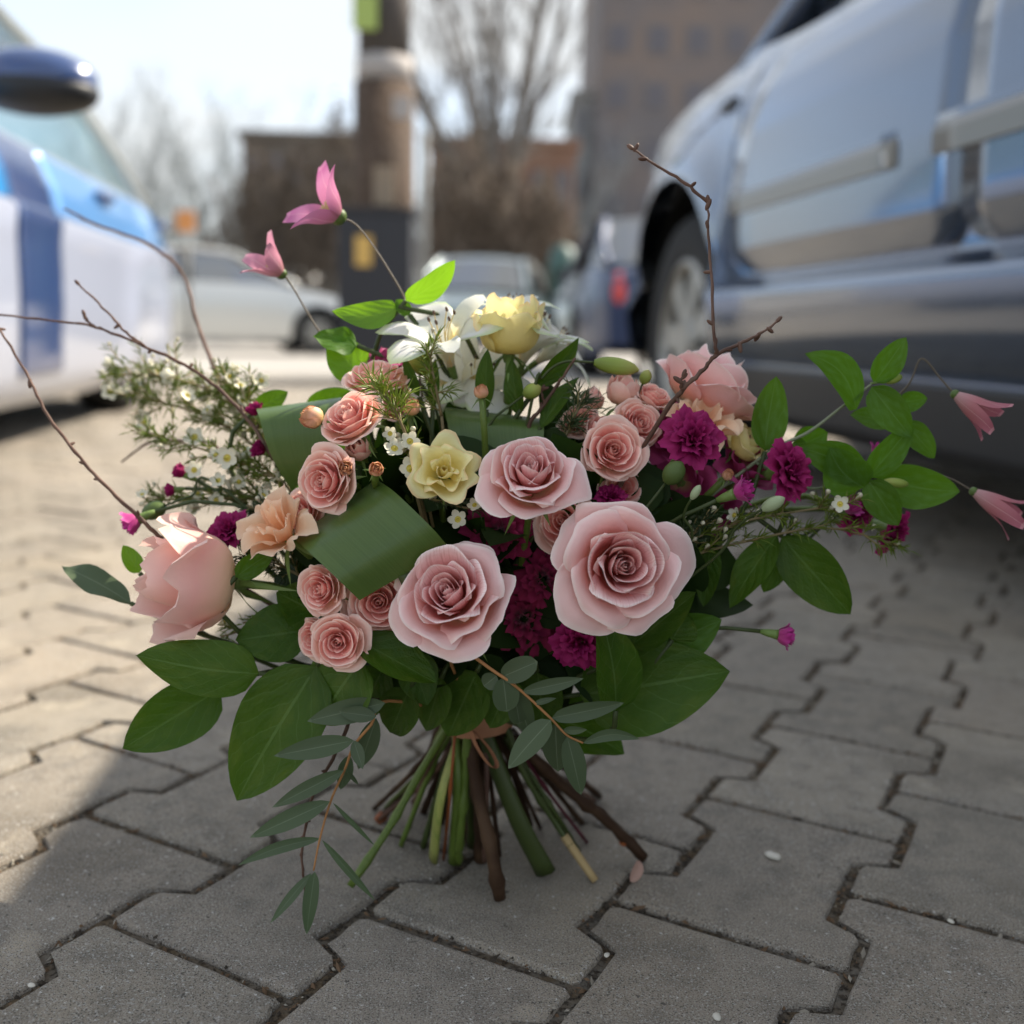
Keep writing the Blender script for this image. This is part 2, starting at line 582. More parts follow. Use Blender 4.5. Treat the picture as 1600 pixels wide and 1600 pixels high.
#          n   w    r1   z1   r2   z2  curl  ruf  tuck  side
BIG = [(3, 2.2, .07, .40, .030, .76, 0, .005, .30, 0), (3, 2.0, .13, .40, .08, .80, 0, .006, .22, 0), (3, 1.8, .21, .40, .15, .85, .05, .008, .18, .1),
       (3, 1.6, .33, .38, .25, .91, .12, .012, .15, .4), (4, 1.4, .50, .33, .38, .97, .3, .018, .13, .8), (4, 1.3, .70, .24, .55, .96, .6, .026, .11, 1.1),
       (4, 1.2, .88, .12, .76, .80, .95, .034, .09, 1.4), (5, 1.0, .94, .0, .93, .50, 1.2, .048, .07, 1.3)]
CUP = [(3, 2.0, .10, .4, .05, .74, 0, .008, .25, 0), (4, 1.6, .20, .38, .14, .80, .05, .010, .18, 0), (4, 1.4, .34, .34, .27, .84, .12, .012, .13, .1),
       (5, 1.2, .52, .28, .43, .85, .25, .014, .11, .3), (5, 1.1, .72, .18, .60, .80, .4, .016, .10, .6), (5, 1.05, .90, .06, .77, .68, .55, .02, .08, .9),
       (4, 1.0, .96, -.02, .86, .50, .8, .025, .07, 1.1)]
BUD = [(3, 2.0, .30, .4, .06, 1.2, 0, .01, .2, 0), (4, 1.4, .62, .3, .22, 1.15, .05, .015, .12, 0), (5, 1.1, .86, .12, .42, 1.05, .2, .02, .08, .2)]
SIDE = [(3, 2.0, .2, .5, .08, 1.3, 0, .008, .2, 0), (3, 1.7, .42, .4, .26, 1.35, .1, .01, .14, .2), (4, 1.35, .70, .3, .48, 1.28, .4, .012, .1, .8),
        (4, 1.2, .95, .12, .66, 1.12, .9, .02, .08, 1.3), (4, 1.05, 1.05, .0, .84, .86, 1.2, .03, .06, 1.4)]
LIS = [(3, 2.0, .16, .45, .10, .82, 0, .02, .25, 0), (2, 1.9, .40, .5, .34, 1.0, .3, .12, .2, .4), (3, 1.35, .80, .30, .66, 1.05, .8, .17, .12, .9), (3, 1.3, 1.0, .06, .92, .80, 1.1, .18, .08, 1.2)]
TULIP = [(3, 1.7, .55, .5, .30, 1.25, .2, .07, .2, .2), (3, 1.4, 1.05, .22, .50, 1.38, .8, .09, .12, .8), (4, 1.1, 1.38, -.02, .66, 1.28, 1.4, .10, .08, 1.3)]
BLUSH = [(3, 1.7, .55, .5, .36, 1.22, .2, .06, .2, .2), (3, 1.5, 1.05, .22, .62, 1.34, .6, .08, .12, .5), (4, 1.25, 1.36, -.02, .92, 1.16, 1.2, .13, .08, .9)]
FRILL = [(2, 1.3, .25, .5, .30, 1.2, .3, .10, .1, .2), (3, 1.1, .42, .5, .62, 1.25, .7, .13, .06, .3), (4, 1.0, .55, .35, 1.0, .95, .9, .14, .05, .4)]
CARN = [(4, 1.4, .12, .4, .18, .85, .2, .07, .12, 0), (5, 1.15, .24, .45, .44, .90, .4, .10, .1, .2), (6, 1.0, .36, .38, .72, .76, .6, .11, .08, .3),
        (6, .95, .44, .25, .95, .50, .8, .11, .06, .4)]
HALF = [(3, 1.6, .3, .45, .18, 1.2, 0, .05, .16, 0), (4, 1.3, .5, .4, .42, 1.2, .2, .07, .1, .1), (4, 1.1, .62, .3, .62, 1.05, .5, .08, .08, .2)]
TEMPLATES = {}


def template(name, spec, seed, m_in, m_out=None, zig=0., nu=11, nv=9, edge=.16, tip=.05, freq=3.0, outer=1, r0=.07):
    q = random.Random(seed)
    out, rot = [], q.uniform(0, 6.28)
    for li, (n, w, r1, z1, r2, z2, curl, ruf, tuck, side) in enumerate(spec):
        rot += 2.4
        for k in range(n):
            a = rot + 2 * math.pi * k / n + q.uniform(-.12, .12)
            g = petal(a, w * q.uniform(.92, 1.08), r1 * q.uniform(.96, 1.04), z1, r2 * q.uniform(.88, 1.09), z2 * q.uniform(.92, 1.05),
                      curl * q.uniform(.45, 1.5), ruf, tuck, edge, tip, nu, nv, q.randint(0, 99999), freq, zig, side, r0)
            m = m_out if (m_out and li >= len(spec) - outer) else m_in
            out.append(mesh('petal', g[0], g[1], m, g[2]))
    TEMPLATES[name] = out


for i in range(3):
    template('big%d' % i, BIG, 11 + i, m_rose, m_rose_out, outer=2, tip=.07, freq=1.3, edge=.22, nu=17, nv=13)
    template('spray%d' % i, CUP, 31 + i, m_spray, m_spray_out, outer=2, nu=11, nv=10, tip=.05, freq=1.2, edge=.24)
    template('carn%d' % i, CARN, 51 + i, m_carn, zig=.022, nu=15, nv=7, edge=.2, tip=0, freq=2.0)
template('side', SIDE, 71, m_rose, m_rose_out, outer=3, tip=.05, freq=1.1, edge=.2, nu=15, nv=11)
template('bud', BUD, 72, m_bud, nu=9, nv=7, tip=.04, freq=1.5)
template('rosebud', BUD, 73, m_spray, m_spray_out, nu=9, nv=7, tip=.05, freq=1.2)
template('lis_yellow', TULIP, 81, m_yellow, edge=.18, tip=.01, freq=1.4, nu=15, nv=11)
template('lis_open', LIS, 86, m_yellow, edge=.2, tip=.02, freq=1.6, nu=15, nv=10)
template('lis_blush', BLUSH, 82, m_blush, edge=.26, tip=.02, freq=1.7, nu=19, nv=12)
template('lis_plum', LIS[2:], 83, m_plum, edge=.3, tip=.16, freq=1.2)
template('frill', FRILL, 84, m_peach, zig=.010, edge=.32, tip=0, nu=21, nv=11, freq=1.9)
template('carn_dark', CARN, 91, m_carn_dark, zig=.022, nu=15, nv=7, edge=.2, tip=0, freq=2.0)
template('half', HALF, 92, m_carn_hot, zig=.025, nu=13, nv=7, edge=.15, tip=0, freq=2.0)
template('half_dark', HALF, 93, m_carn, zig=.025, nu=13, nv=7, edge=.15, tip=0, freq=2.0)

TIE = P(738, 1120, .72)
ZC = {'big': .48, 'spr': .45, 'car': .52, 'sid': .62, 'bud': .55, 'ros': .55, 'lis': .62, 'fri': .6, 'hal': .6}


def joints(t):
    return 1 + .38 * math.exp(-(((t * 7.0) % 1.0 - .5) / .09) ** 2)


def stem_path(a, axis, end=None, n=7):
    """from a flower's base a, leaving against its axis, through the tie point; end = pixel points below the tie"""
    t = TIE + Vector((rng.uniform(-.012, .012), rng.uniform(-.012, .012), rng.uniform(-.004, .012)))
    d = (t - a).length
    p1 = a - Vector(axis) * d * .35
    pts = []
    for i in range(n + 1):
        k = i / n
        p = (1 - k) ** 2 * a + 2 * (1 - k) * k * p1 + k * k * t
        p.z = max(p.z, .02)
        pts.append(p)
    if end:
        e = [P(x, y, yy) if yy else G(x, y, .005) for (x, y, yy) in end]
        pts = pts[:-1] + catmull([pts[-1]] + e, 5)
    return pts


def calyx_geo(n=5, r=.36, l=.9, down=.62, q=None):
    gs = []
    for k in range(n):
        a = 2 * math.pi * k / n
        g = petal(a, .42, r * .8, -.10, r * 1.5, l * .45 - down, .4, .02, 0, .85, .25, 5, 6, k, 1.0, r0=.10)
        gs.append(g)
    gs.append(lathe([(.02, -.22), (.15, -.20), (.20, -.05), (.16, .06), (.05, .1)], 9))
    return join(gs)


CALYX = mesh('calyx', *calyx_geo()[:2], m_calyx)
CALYX_UP = mesh('calyx', *calyx_geo(5, .5, 1.7, -.1)[:2], m_calyx)
TUBE = mesh('calyx', *lathe([(.02, -1.0), (.16, -.95), (.26, -.5), (.30, -.1), (.36, .18), (.30, .05)], 10)[:2], m_calyx)


def flower(name, label, cat, group, tpl, px, py, Y, r_px, axis, spin=None, stem_m=None, end=None, calyx=CALYX, stem_r=.0022, squash=1.0, centre=None):
    ax = W(axis)
    s = r_px * Y / FPX * {'big': .83, 'spr': 1.14, 'ros': 1.12, 'sid': .90}.get(tpl[:3], 1.0)
    squash = 1.3 if (tpl[:3] == 'big' and squash == 1.0) else squash
    zc = (ZC.get(tpl[:3], .5) if centre is None else centre) * squash
    loc = P(px, py, Y) - ax * (zc * s)
    sp = rng.uniform(0, 6.28) if spin is None else spin
    M = axis_matrix(loc, ax, sp, s)
    if squash != 1.0:
        M = M @ Matrix.Diagonal((1, 1, squash, 1))
    root = thing(name, label, cat, group=group, M=M)
    for me in TEMPLATES[tpl]:
        link('petal', me, root)
    if calyx:
        link('calyx', calyx, root)
    off = .95 if calyx is TUBE else .15
    part('stem', tube(stem_path(loc - ax * s * off, ax, end, 14 if end else 7), stem_r, stem_r * 1.05, 8, .08, rf=joints if end else None), stem_m or m_stem_g, root)
    return root


# ------------------------------------------------------------------ leaves
SHAPES = {'ovate': (.55, .80), 'lance': (.75, .95), 'round': (.5, .5), 'wide': (.52, .82), 'obov': (.9, .55), 'blade': (.6, .6)}


def wprof(t, sh):
    a, b = SHAPES[sh]
    tm = a / (a + b)
    return (max(t, 0) ** a * max(1 - t, 0) ** b) / (tm ** a * (1 - tm) ** b)


def leaf_geo(A, B, w, sh='ovate', roll=0., bend=.0, cup=.12, n=13, m=7, wave=0., sideb=0., seed=0, twist=0.):
    q = random.Random(seed)
    ph = q.uniform(0, 6.28)
    A, B = Vector(A), Vector(B)
    ax = B - A
    L = ax.length
    ax.normalize()
    mid = (A + B) / 2
    nv = Vector((0, 0, CAMH)) - mid
    nv = (nv - ax * nv.dot(ax)).normalized()
    V, F, U = [], [], []
    for i in range(n):
        t = i / (n - 1)
        nr = Matrix.Rotation(roll + twist * t, 3, ax) @ nv
        sd_ = ax.cross(nr)
        hw = .5 * w * wprof(t, sh)
        c = A + ax * (L * t) + nr * (bend * L * math.sin(math.pi * t)) + sd_ * (sideb * L * math.sin(math.pi * t))
        for j in range(m):
            u = -1 + 2 * j / (m - 1)
            d = cup * hw * (abs(u) ** 1.3) + wave * w * math.sin(t * 11 + ph + (1.5 if u > 0 else 0)) * abs(u) ** 2
            V.append(c + sd_ * (hw * u) + nr * d)
            U.append(((u + 1) / 2, t))
    for i in range(n - 1):
        for j in range(m - 1):
            a = i * m + j
            F.append((a, a + 1, a + m + 1, a + m))
    return V, F, U


def leaf_px(b, t, w_px, sh='ovate', roll=0., bend=0., cup=.2, wave=.03, sideb=0., Y=None, seed=0, twist=None, **k):
    twist = rng.uniform(-.35, .35) if twist is None else twist
    Ym = (b[2] + t[2]) / 2
    w = w_px * Ym / FPX / max(.35, abs(math.cos(roll)))
    return leaf_geo(P(*b), P(*t), w, sh, roll, bend, cup, wave=wave, sideb=sideb, seed=seed or rng.randint(1, 9999), twist=twist, **k)


def collar_leaf(name, label, b, t, w, m=None, group=None, cat='leaf', end=None, stem_m=None, stem=True, **k):
    A, B = P(*b), P(*t)
    root = thing(name, label, cat, A, group)
    part('blade', leaf_px(b, t, w, **k), m or m_leaf, root)
    if stem:
        ax = (B - A).normalized()
        part('stem', tube(stem_path(A, ax, end), .0017, .0019, 6), stem_m or m_stem_d, root)
    return root


# ------------------------------------------------------------------ ground, pavers
PA, POX, POY = .5026, -.22005, .84364
ca, sa = math.cos(PA), math.sin(PA)


def pav(u, v, z=0.0):
    return Vector((POX + u * ca + v * sa, POY - u * sa + v * ca, z))


def flat(pts, z):
    return [Vector((x, y, z)) for x, y in pts], [tuple(range(len(pts)))], [(0, 0)] * len(pts)


ground = link('ground', mesh('ground', *flat([(-300, -60), (300, -60), (300, 600), (-300, 600)], -.0046)[:2], m_soil, smooth=False), kind='structure')
MW[ground] = Matrix.Identity(4)
road = link('road', mesh('road', *flat([(-120, 8.2), (120, 8.2), (120, 500), (-120, 500)], -.003)[:2], m_asphalt, smooth=False), kind='structure')


def paver_geo(gap=.0034, bev=.0032, h=.03, seed=0):
    jq = random.Random(seed)
    a, b, v1, v2, L = .0825 - gap, .0575 - gap, .042 - gap * 1.5, .056 - gap * 1.5, .1 - gap
    q = [(a, L - .004), (a, L - v1 - .0), (b, L - v2), (b, -L + v2), (a, -L + v1), (a, -L + .004), (a - .004, -L)]
    # outline: wide at both ends (|v| > .1 - v1), narrow at the waist
    right = [(a - .004, L), (a, L - .004), (a, L - v1), (b, L - v2), (b, -(L - v2)), (a, -(L - v1)), (a, -(L - .004)), (a - .004, -L)]
    left = [(-x, y) for x, y in reversed(right)]
    base = right + left
    out = []
    for i, p in enumerate(base):
        nx = base[(i + 1) % len(base)]
        chip = .0035 if jq.random() < .10 else 0
        out.append((p[0] - math.copysign(chip, p[0]) + jq.uniform(-.0007, .0007), p[1] - math.copysign(chip, p[1]) + jq.uniform(-.0007, .0007)))
        d = math.hypot(nx[0] - p[0], nx[1] - p[1])
        if d > .03:
            for t in (.3, .65):
                out.append((p[0] + (nx[0] - p[0]) * t + jq.uniform(-.0009, .0009), p[1] + (nx[1] - p[1]) * t + jq.uniform(-.0009, .0009)))
    n = len(out)
    V, F = [], []

    def inset(p, d):
        x, y = p
        return (x - math.copysign(d, x), y - math.copysign(d, y) * (1 if abs(y) > L - v1 - .001 else 0))
    for (d, z) in ((0, -h), (0, -bev), (bev * .45, -bev * .28), (bev * 1.15, 0)):
        for p in out:
            x, y = inset(p, d)
            V.append(Vector((x, y, z)))
    for k in range(3):
        for i in range(n):
            F.append((k * n + i, k * n + (i + 1) % n, (k + 1) * n + (i + 1) % n, (k + 1) * n + i))
    F.append(tuple(3 * n + i for i in range(n)))
    # counter-clockwise seen from above?
    return V, [f[::-1] for f in F]


PGS = [paver_geo(seed=i) for i in range(7)]
pg = PGS[0]
PAVERS = [mesh('paver', g[0], g[1], m_paver, smooth=False) for g in PGS]
spots = []
for cidx in range(-60, 60):
    for k in range(-40, 80):
        u, v = cidx * .14, k * .2 + .1 + (0 if cidx % 2 else .1)
        c = pav(u, v)
        if c.y < -.8 or c.y > 8.4 or abs(c.x) > .6 * max(0, c.y) + 2.6:
            continue
        seen = c.y > .25 and abs(c.x) < .52 * c.y + .18
        spots.append((c.y if seen else 100 + c.y, u, v, c))
spots.sort(key=lambda s: s[0])
stuffV, stuffF = [], []
for i, (yy, u, v, c) in enumerate(spots):
    M = (Matrix.Translation(c + Vector((0, 0, rng.uniform(-.0016, .0012)))) @ Matrix.Rotation(-PA + rng.uniform(-.006, .006), 4, 'Z')
         @ Matrix.Rotation(rng.uniform(-.006, .006), 4, 'X') @ Matrix.Rotation(rng.uniform(-.006, .006), 4, 'Y'))
    if i < 296:
        link('paver', PAVERS[rng.randrange(7)], ground, M)
    else:
        n0 = len(stuffV)
        stuffV += [M @ p for p in pg[0]]
        stuffF += [tuple(q + n0 for q in f) for f in pg[1]]
link('paver', mesh('paver_far', stuffV, stuffF, m_paver, smooth=False), ground, kind='stuff')

# grit lying in the joints (uncountable)
gr_mats = [mat('grit_dark', (.055, .045, .035), .9, .1), mat('grit_pale', (.30, .27, .22), .9, .1), mat('grit_brown', (.14, .09, .055), .9, .1)]
gV, gF, gI = [], [], []


def joint_point():
    cidx = rng.randint(-9, 12)
    if rng.random() < .42:
        u = cidx * .14 + rng.uniform(-.08, .08)
        v = rng.randint(-4, 9) * .2 + (0 if cidx % 2 else .1) + .1 + .1
    else:
        v = rng.uniform(-.8, 1.6)
        d = (v - (0 if cidx % 2 else .1)) % .2
        d = min(d, .2 - d)
        k = min(1, max(0, (.056 - d) / .014)) * 2 - 1
        u = cidx * .14 + .07 + .0125 * k
    return u, v


for i in range(42000):
    u, v = joint_point()
    c = pav(u + rng.gauss(0, .0032), v + rng.gauss(0, .0032))
    if not (.42 < c.y < 1.9) or abs(c.x) > .56 * c.y:
        continue
    s = min(.0019, abs(rng.gauss(0, .0008)) + .0005)
    n0 = len(gV)
    lng = rng.uniform(1, 2.2) if rng.random() < .8 else rng.uniform(2.5, 5)
    a = rng.uniform(0, 6.28)
    z = -.0050 + rng.uniform(0, .0034)
    d1 = Vector((math.cos(a), math.sin(a), rng.uniform(-.3, .3)))
    d2 = Vector((-math.sin(a), math.cos(a), 0))
    c = Vector((c.x, c.y, z))
    gV += [c - d1 * s * lng, c + d2 * s, c + d1 * s * lng, c - d2 * s * .8, c + Vector((0, 0, s * 1.1))]
    gF += [(n0, n0 + 1, n0 + 4), (n0 + 1, n0 + 2, n0 + 4), (n0 + 2, n0 + 3, n0 + 4), (n0 + 3, n0, n0 + 4)]
    gI += [rng.choice((0, 0, 0, 0, 1, 2, 2, 2))] * 4
gm = mesh('grit', gV, gF, gr_mats, smooth=False)
gm.polygons.foreach_set('material_index', gI)
link('grit', gm, kind='stuff')

m_pebble = mat('pebble', (.52, .49, .42), .6, .4)
for (px, py, r, lab) in ((1207, 1340, 15, 'flat pale pebble lying alone on the grey paver right of the stems'),
                         (1486, 1441, 7, 'tiny white pebble in the paving joint at the lower right'),
                         (1120, 1591, 11, 'thin pale seed husk on the paver at the bottom edge'),
                         (948, 1494, 7, 'small grey pebble in the zigzag joint below the stems'),
                         (50, 1541, 8, 'pale pebble in the joint at the lower left corner')):
    c = G(px, py, 0)
    s = r * c.y / FPX
    M = Matrix.Translation(c + Vector((0, 0, s * .25))) @ Matrix.Rotation(rng.uniform(0, 3), 4, 'Z')
    o = thing('pebble', lab, 'pebble', M=M)
    g = ellipsoid((0, 0, 0), (s, s * .7, s * .32), 9, 6)
    link('stone', mesh('pebble', [v * (1 + .12 * math.sin(v.x * 900 + v.y * 500)) for v in g[0]], g[1], m_pebble), o)
o = thing('fallen_petal', 'small dried pinkish petal lying in the joint right of the stems', 'petal', G(990, 1365, 0))
part('petal', leaf_geo(G(985, 1378, .002), G(1000, 1345, .012), .009, 'round', .5, .1, .3), mat('dried_petal', (.36, .22, .17), .7), o)


# ------------------------------------------------------------------ cars
m_tyre = mat('tyre_rubber', (.018, .018, .018), .8, .3)
m_rim = mat('alloy_rim', (.34, .33, .30), .45, .5, metal=.6)
m_black = mat('black_plastic', (.02, .021, .023), .5, .4)
m_under = mat('underbody', (.010, .010, .010), .9, .1)
m_lamp = mat('head_lamp', (.75, .78, .80), .1, .6, metal=.4, coat=1)
m_red = mat('tail_lamp', (.55, .03, .03), .2, .5, coat=1)
m_glass = glass_mat('car_glass', (.70, .82, .84), .22)
m_glass_dark = glass_mat('dark_car_glass', (.10, .13, .14), .35)
m_trim_grey = mat('grey_moulding', (.20, .19, .17), .38, .5, metal=.3, coat=.3)
m_plate = mat('number_plate', (.75, .75, .72), .5)


def interp(x, pts):
    if x <= pts[0][0]:
        return pts[0][1]
    for (a, b), (c, d) in zip(pts, pts[1:]):
        if x <= c:
            return b + (d - b) * (x - a) / (c - a) if c > a else d
    return pts[-1][1]


def smoothi(x, pts):
    return (interp(x - .06, pts) + interp(x, pts) * 2 + interp(x + .06, pts)) / 4


class Car:
    def __init__(s, name, label, loc, yaw, L=4.2, Wd=1.75, prof=None, top=None, front_ax=None, rear_ax=None, wr=.31, arch=.37, clear=.20,
                 roof=None, paint=None, group=None, arch_flare=.02, end_round=(.12, .12), skirts=(), glass=None, rail=None, pillars=True):
        s.M = Matrix.Translation(loc) @ Matrix.Rotation(yaw, 4, 'Z')
        s.root = thing(name, label, 'car', group=group, M=s.M)
        s.L, s.W, s.wr, s.arch, s.clear = L, Wd, wr, arch, clear
        s.fa = front_ax if front_ax is not None else L / 2 - .85
        s.ra = rear_ax if rear_ax is not None else -L / 2 + .78
        s.prof = prof or [(.15, -.10), (.20, -.05), (.34, -.01), (.50, .0), (.66, .01), (.80, -.01), (.95, -.05), (1.05, -.10)]
        s.top = top or [(-L / 2, .82), (-L / 2 + .1, .92), (-L / 2 + .5, .95), (.55, .93), (1.2, .86), (L / 2 - .15, .70), (L / 2, .60)]
        s.roof = roof or [(-L / 2 + .12, .95), (-L / 2 + .75, 1.38), (-.6, 1.46), (.2, 1.42), (1.05, .93)]
        s.paint, s.flare, s.er, s.skirts = paint, arch_flare, end_round, skirts
        s.glass = glass or m_glass_dark
        s.rail, s.pillars = rail or paint, pillars
        s.build()

    def zt(s, y):
        return smoothi(y, s.top)

    def side(s, y, z):
        """half width of the body at y along the car and height z"""
        h = s.L / 2
        t = (y + h) / s.L
        e = s.er[1] if y > 0 else s.er[0]
        k = max(0, abs(y) - h * .62) / (h * .38)
        x = s.W / 2 + interp(z, s.prof) - e * s.W * k ** 2.6
        for a in (s.fa, s.ra):
            d = math.hypot(y - a, z - s.wr)
            x += s.flare * math.exp(-((d - s.arch) / .10) ** 2) * (1 if z > s.wr * .6 else .3)
        return x

    def zb(s, y):
        z = s.clear
        for a in (s.fa, s.ra):
            if a in s.skirts:
                continue
            d = abs(y - a)
            if d < s.arch:
                z = max(z, s.wr + math.sqrt(s.arch ** 2 - d * d))
        h = s.L / 2
        k = max(0, abs(y) - h + .25) / .25
        return max(z, s.clear + .10 * k * k)

    def build(s):
        h = s.L / 2
        ys = list(np.linspace(-h, h, 47))
        for a in (s.fa, s.ra):
            ys += [a + s.arch * math.cos(math.pi * i / 16) for i in range(17)] + [a - s.arch - 1e-3, a + s.arch + 1e-3]
        ys += [h - .01, h - .03, h - .07, -h + .01, -h + .03, -h + .07]
        ys = sorted(set(round(float(y), 4) for y in ys if -h <= y <= h))
        lev = [p[0] for p in s.prof]
        lev = [z for z in lev if z > s.clear]
        V, F, n = [], [], 0
        K = 16
        zs_all = []
        for y in ys:
            zb, zt = s.zb(y), s.zt(y)
            base = sorted(set([s.clear] + lev))
            zs = []
            for i in range(K):
                zs.append(zb + (zt - zb) * i / (K - 1))
            # snap to feature levels when free of an arch
            if zb <= s.clear + 1e-6:
                keep = [z for z in base if z < zt - .03]
                keep = keep[:K - 2]
                rest = K - len(keep)
                last = keep[-1]
                zs = keep + [last + (zt - last) * (i + 1) / rest for i in range(rest)]
            zs_all.append(zs)
        for sgn in (-1, 1):
            for y, zs in zip(ys, zs_all):
                for z in zs:
                    V.append(Vector((sgn * s.side(y, z), y, z)))
        NY = len(ys)

        def ix(sg, i, j):
            return (sg * NY + i) * K + j
        for sg in (0, 1):
            for i in range(NY - 1):
                for j in range(K - 1):
                    f = (ix(sg, i, j), ix(sg, i + 1, j), ix(sg, i + 1, j + 1), ix(sg, i, j + 1))
                    F.append(f if sg else f[::-1])
        # bonnet, deck
        C = 9
        n0 = len(V)
        for i, y in enumerate(ys):
            x1 = s.side(y, zs_all[i][-1])
            for c in range(C):
                t = -1 + 2 * c / (C - 1)
                V.append(Vector((x1 * t, y, zs_all[i][-1] + .05 * (1 - t * t) + .02 * (1 - t ** 4) - .0)))
        for i in range(NY - 1):
            for c in range(C - 1):
                a = n0 + i * C + c
                F.append((a, a + 1, a + C + 1, a + C))
        for i in (0, NY - 1):
            m0 = len(V)
            ring = [ix(0, i, j) for j in range(K)] + [n0 + i * C + c for c in range(C)] + [ix(1, i, j) for j in reversed(range(K))]
            V2 = [V[r] for r in ring]
            V += V2
            F.append(tuple(range(m0, m0 + len(ring))))
        body = link('body', mesh('body', V, F, s.paint), s.root)
        s.body = body
        # dark underside and wheel wells
        g = box((0, 0, s.clear + .12), (s.W * .80, s.L * .86, .20))
        link('underbody', mesh('underbody', g[0], g[1], m_under, smooth=False), s.root)
        gs = []
        for a in (s.fa, s.ra):
            for sg in (-1, 1):
                if a in s.skirts:
                    continue
                n = 15
                v, f = [], []
                for k in range(n):
                    t = math.pi * k / (n - 1)
                    for xx in (s.W / 2 - .05, s.W / 2 - .38):
                        v.append(Vector((sg * xx, a + math.cos(t) * (s.arch + .012), s.wr + math.sin(t) * (s.arch + .012))))
                for k in range(n - 1):
                    f.append((2 * k, 2 * k + 1, 2 * k + 3, 2 * k + 2))
                f.append(tuple(2 * k + 1 for k in range(n)))
                gs.append((v, f, None))
        if gs:
            for g in gs:
                link('wheel_arch_liner', mesh('liner', g[0], g[1], m_under), s.root)
        s.cabin()
        for a in (s.fa, s.ra):
            for sg in (-1, 1):
                s.wheel(a, sg, a in s.skirts)

    def cabin(s):
        pts = s.roof
        ys = np.linspace(pts[0][0], pts[-1][0], 25)

        def sect(y):
            zr, zb = interp(y, pts), s.zt(y) - .01
            xb = s.side(y, s.zt(y)) - .03
            f = max(0, (zr - zb) / .52)
            xr = xb - .20 * min(1, f)
            return zr, zb, xb, xr
        V, F = [], []
        for y in ys:
            zr, zb, xb, xr = sect(y)
            V += [Vector((-xb, y, zb)), Vector((-xr, y, zr)), Vector((-xr * .6, y, zr + .035)), Vector((0, y, zr + .05)),
                  Vector((xr * .6, y, zr + .035)), Vector((xr, y, zr)), Vector((xb, y, zb))]
        n = len(ys)
        side_g, roof_g = [], []
        i0 = next(i for i in range(n) if interp(ys[i], pts) > max(p[1] for p in pts) - .12)
        i1 = max(i for i in range(n) if interp(ys[i], pts) > max(p[1] for p in pts) - .10)
        for i in range(n - 1):
            for j in range(6):
                f = (i * 7 + j, i * 7 + j + 1, (i + 1) * 7 + j + 1, (i + 1) * 7 + j)
                (side_g if j in (0, 5) or not (i0 <= i < i1) else roof_g).append(f)
        link('roof', mesh('roof', V, roof_g, s.paint), s.root)
        link('window_glass', mesh('glass', V, side_g, s.glass), s.root)
        for sg in (-1, 1):
            a = [V[i * 7 + (1 if sg < 0 else 5)] + Vector((sg * .004, 0, 0)) for i in range(n)]
            link('roof_rail', mesh('rail', *tube(a, .035, .035, 8)[:2], s.rail), s.root)
            for t in ((.52,) if s.pillars else ()):
                i = int(t * (n - 1))
                g = tube([V[i * 7 + (0 if sg < 0 else 6)] + Vector((sg * .004, 0, 0)), V[i * 7 + (1 if sg < 0 else 5)] + Vector((sg * .004, 0, 0))], .035, .03, 8)
                link('door_pillar', mesh('pillar', g[0], g[1], m_black), s.root)

    def wheel(s, a, sg, skirted=False):
        w = .20
        xo = s.W / 2 - .035 - (.05 if skirted else 0)
        prof = [(s.wr * .64, .0), (s.wr * .74, .008), (s.wr * .93, .002), (s.wr, -.03), (s.wr, -w + .03), (s.wr * .93, -w), (s.wr * .64, -w)]
        M = Matrix.Translation((sg * xo, a, s.wr)) @ Matrix.Diagonal((sg, 1, 1, 1))
        g = xf(lathe(prof, 30, 'X'), M)
        wh = link('wheel', mesh('tyre', g[0], g[1], m_tyre), s.root)
        gs = [lathe([(s.wr * .66, -.006), (s.wr * .60, .004), (s.wr * .56, -.02), (s.wr * .55, -.10)], 30, 'X'),
              lathe([(0.001, .0), (s.wr * .16, .002), (s.wr * .2, -.02), (s.wr * .2, -.05)], 16, 'X')]
        for k in range(7):
            t = 2 * math.pi * k / 7 + .3
            rot = Matrix.Rotation(t, 4, 'X')
            v = [Vector((-.012, y, z)) for y, z in ((-.028, s.wr * .12), (.028, s.wr * .12), (.045, s.wr * .6), (-.045, s.wr * .6))]
            v += [p + Vector((-.03, 0, 0)) for p in v]
            f = [(0, 1, 2, 3), (7, 6, 5, 4), (0, 4, 5, 1), (1, 5, 6, 2), (2, 6, 7, 3), (3, 7, 4, 0)]
            gs.append(([rot @ p for p in v], f, None))
        g = xf(join(gs), M)
        link('rim', mesh('rim', g[0], g[1], m_rim, smooth=False), wh)
        g = xf(lathe([(.001, -.10), (s.wr * .6, -.10)], 20, 'X'), M)
        link('brake_disc', mesh('disc', g[0], g[1], m_under), wh)

    def patch(s, name, y0, y1, z0, z1, off, m, sg=-1, ny=14, nz=12, corner=.05, thick=.02, parent=None, prof_off=None):
        """a panel lying proud of the body side; y0,y1 may be functions of z"""
        V, F = [], []
        f0 = y0 if callable(y0) else (lambda z: y0)
        f1 = y1 if callable(y1) else (lambda z: y1)
        zt = z1
        lev = sorted(set([z0 + (zt - z0) * j / (nz - 1) for j in range(nz)] + [p[0] for p in s.prof if z0 < p[0] < zt]
                         + ([z0 + .004, z0 + corner * .3, z0 + corner, zt - corner, zt - corner * .3] if corner else [])))
        ly = sorted(set([i / (ny - 1) for i in range(ny)]))
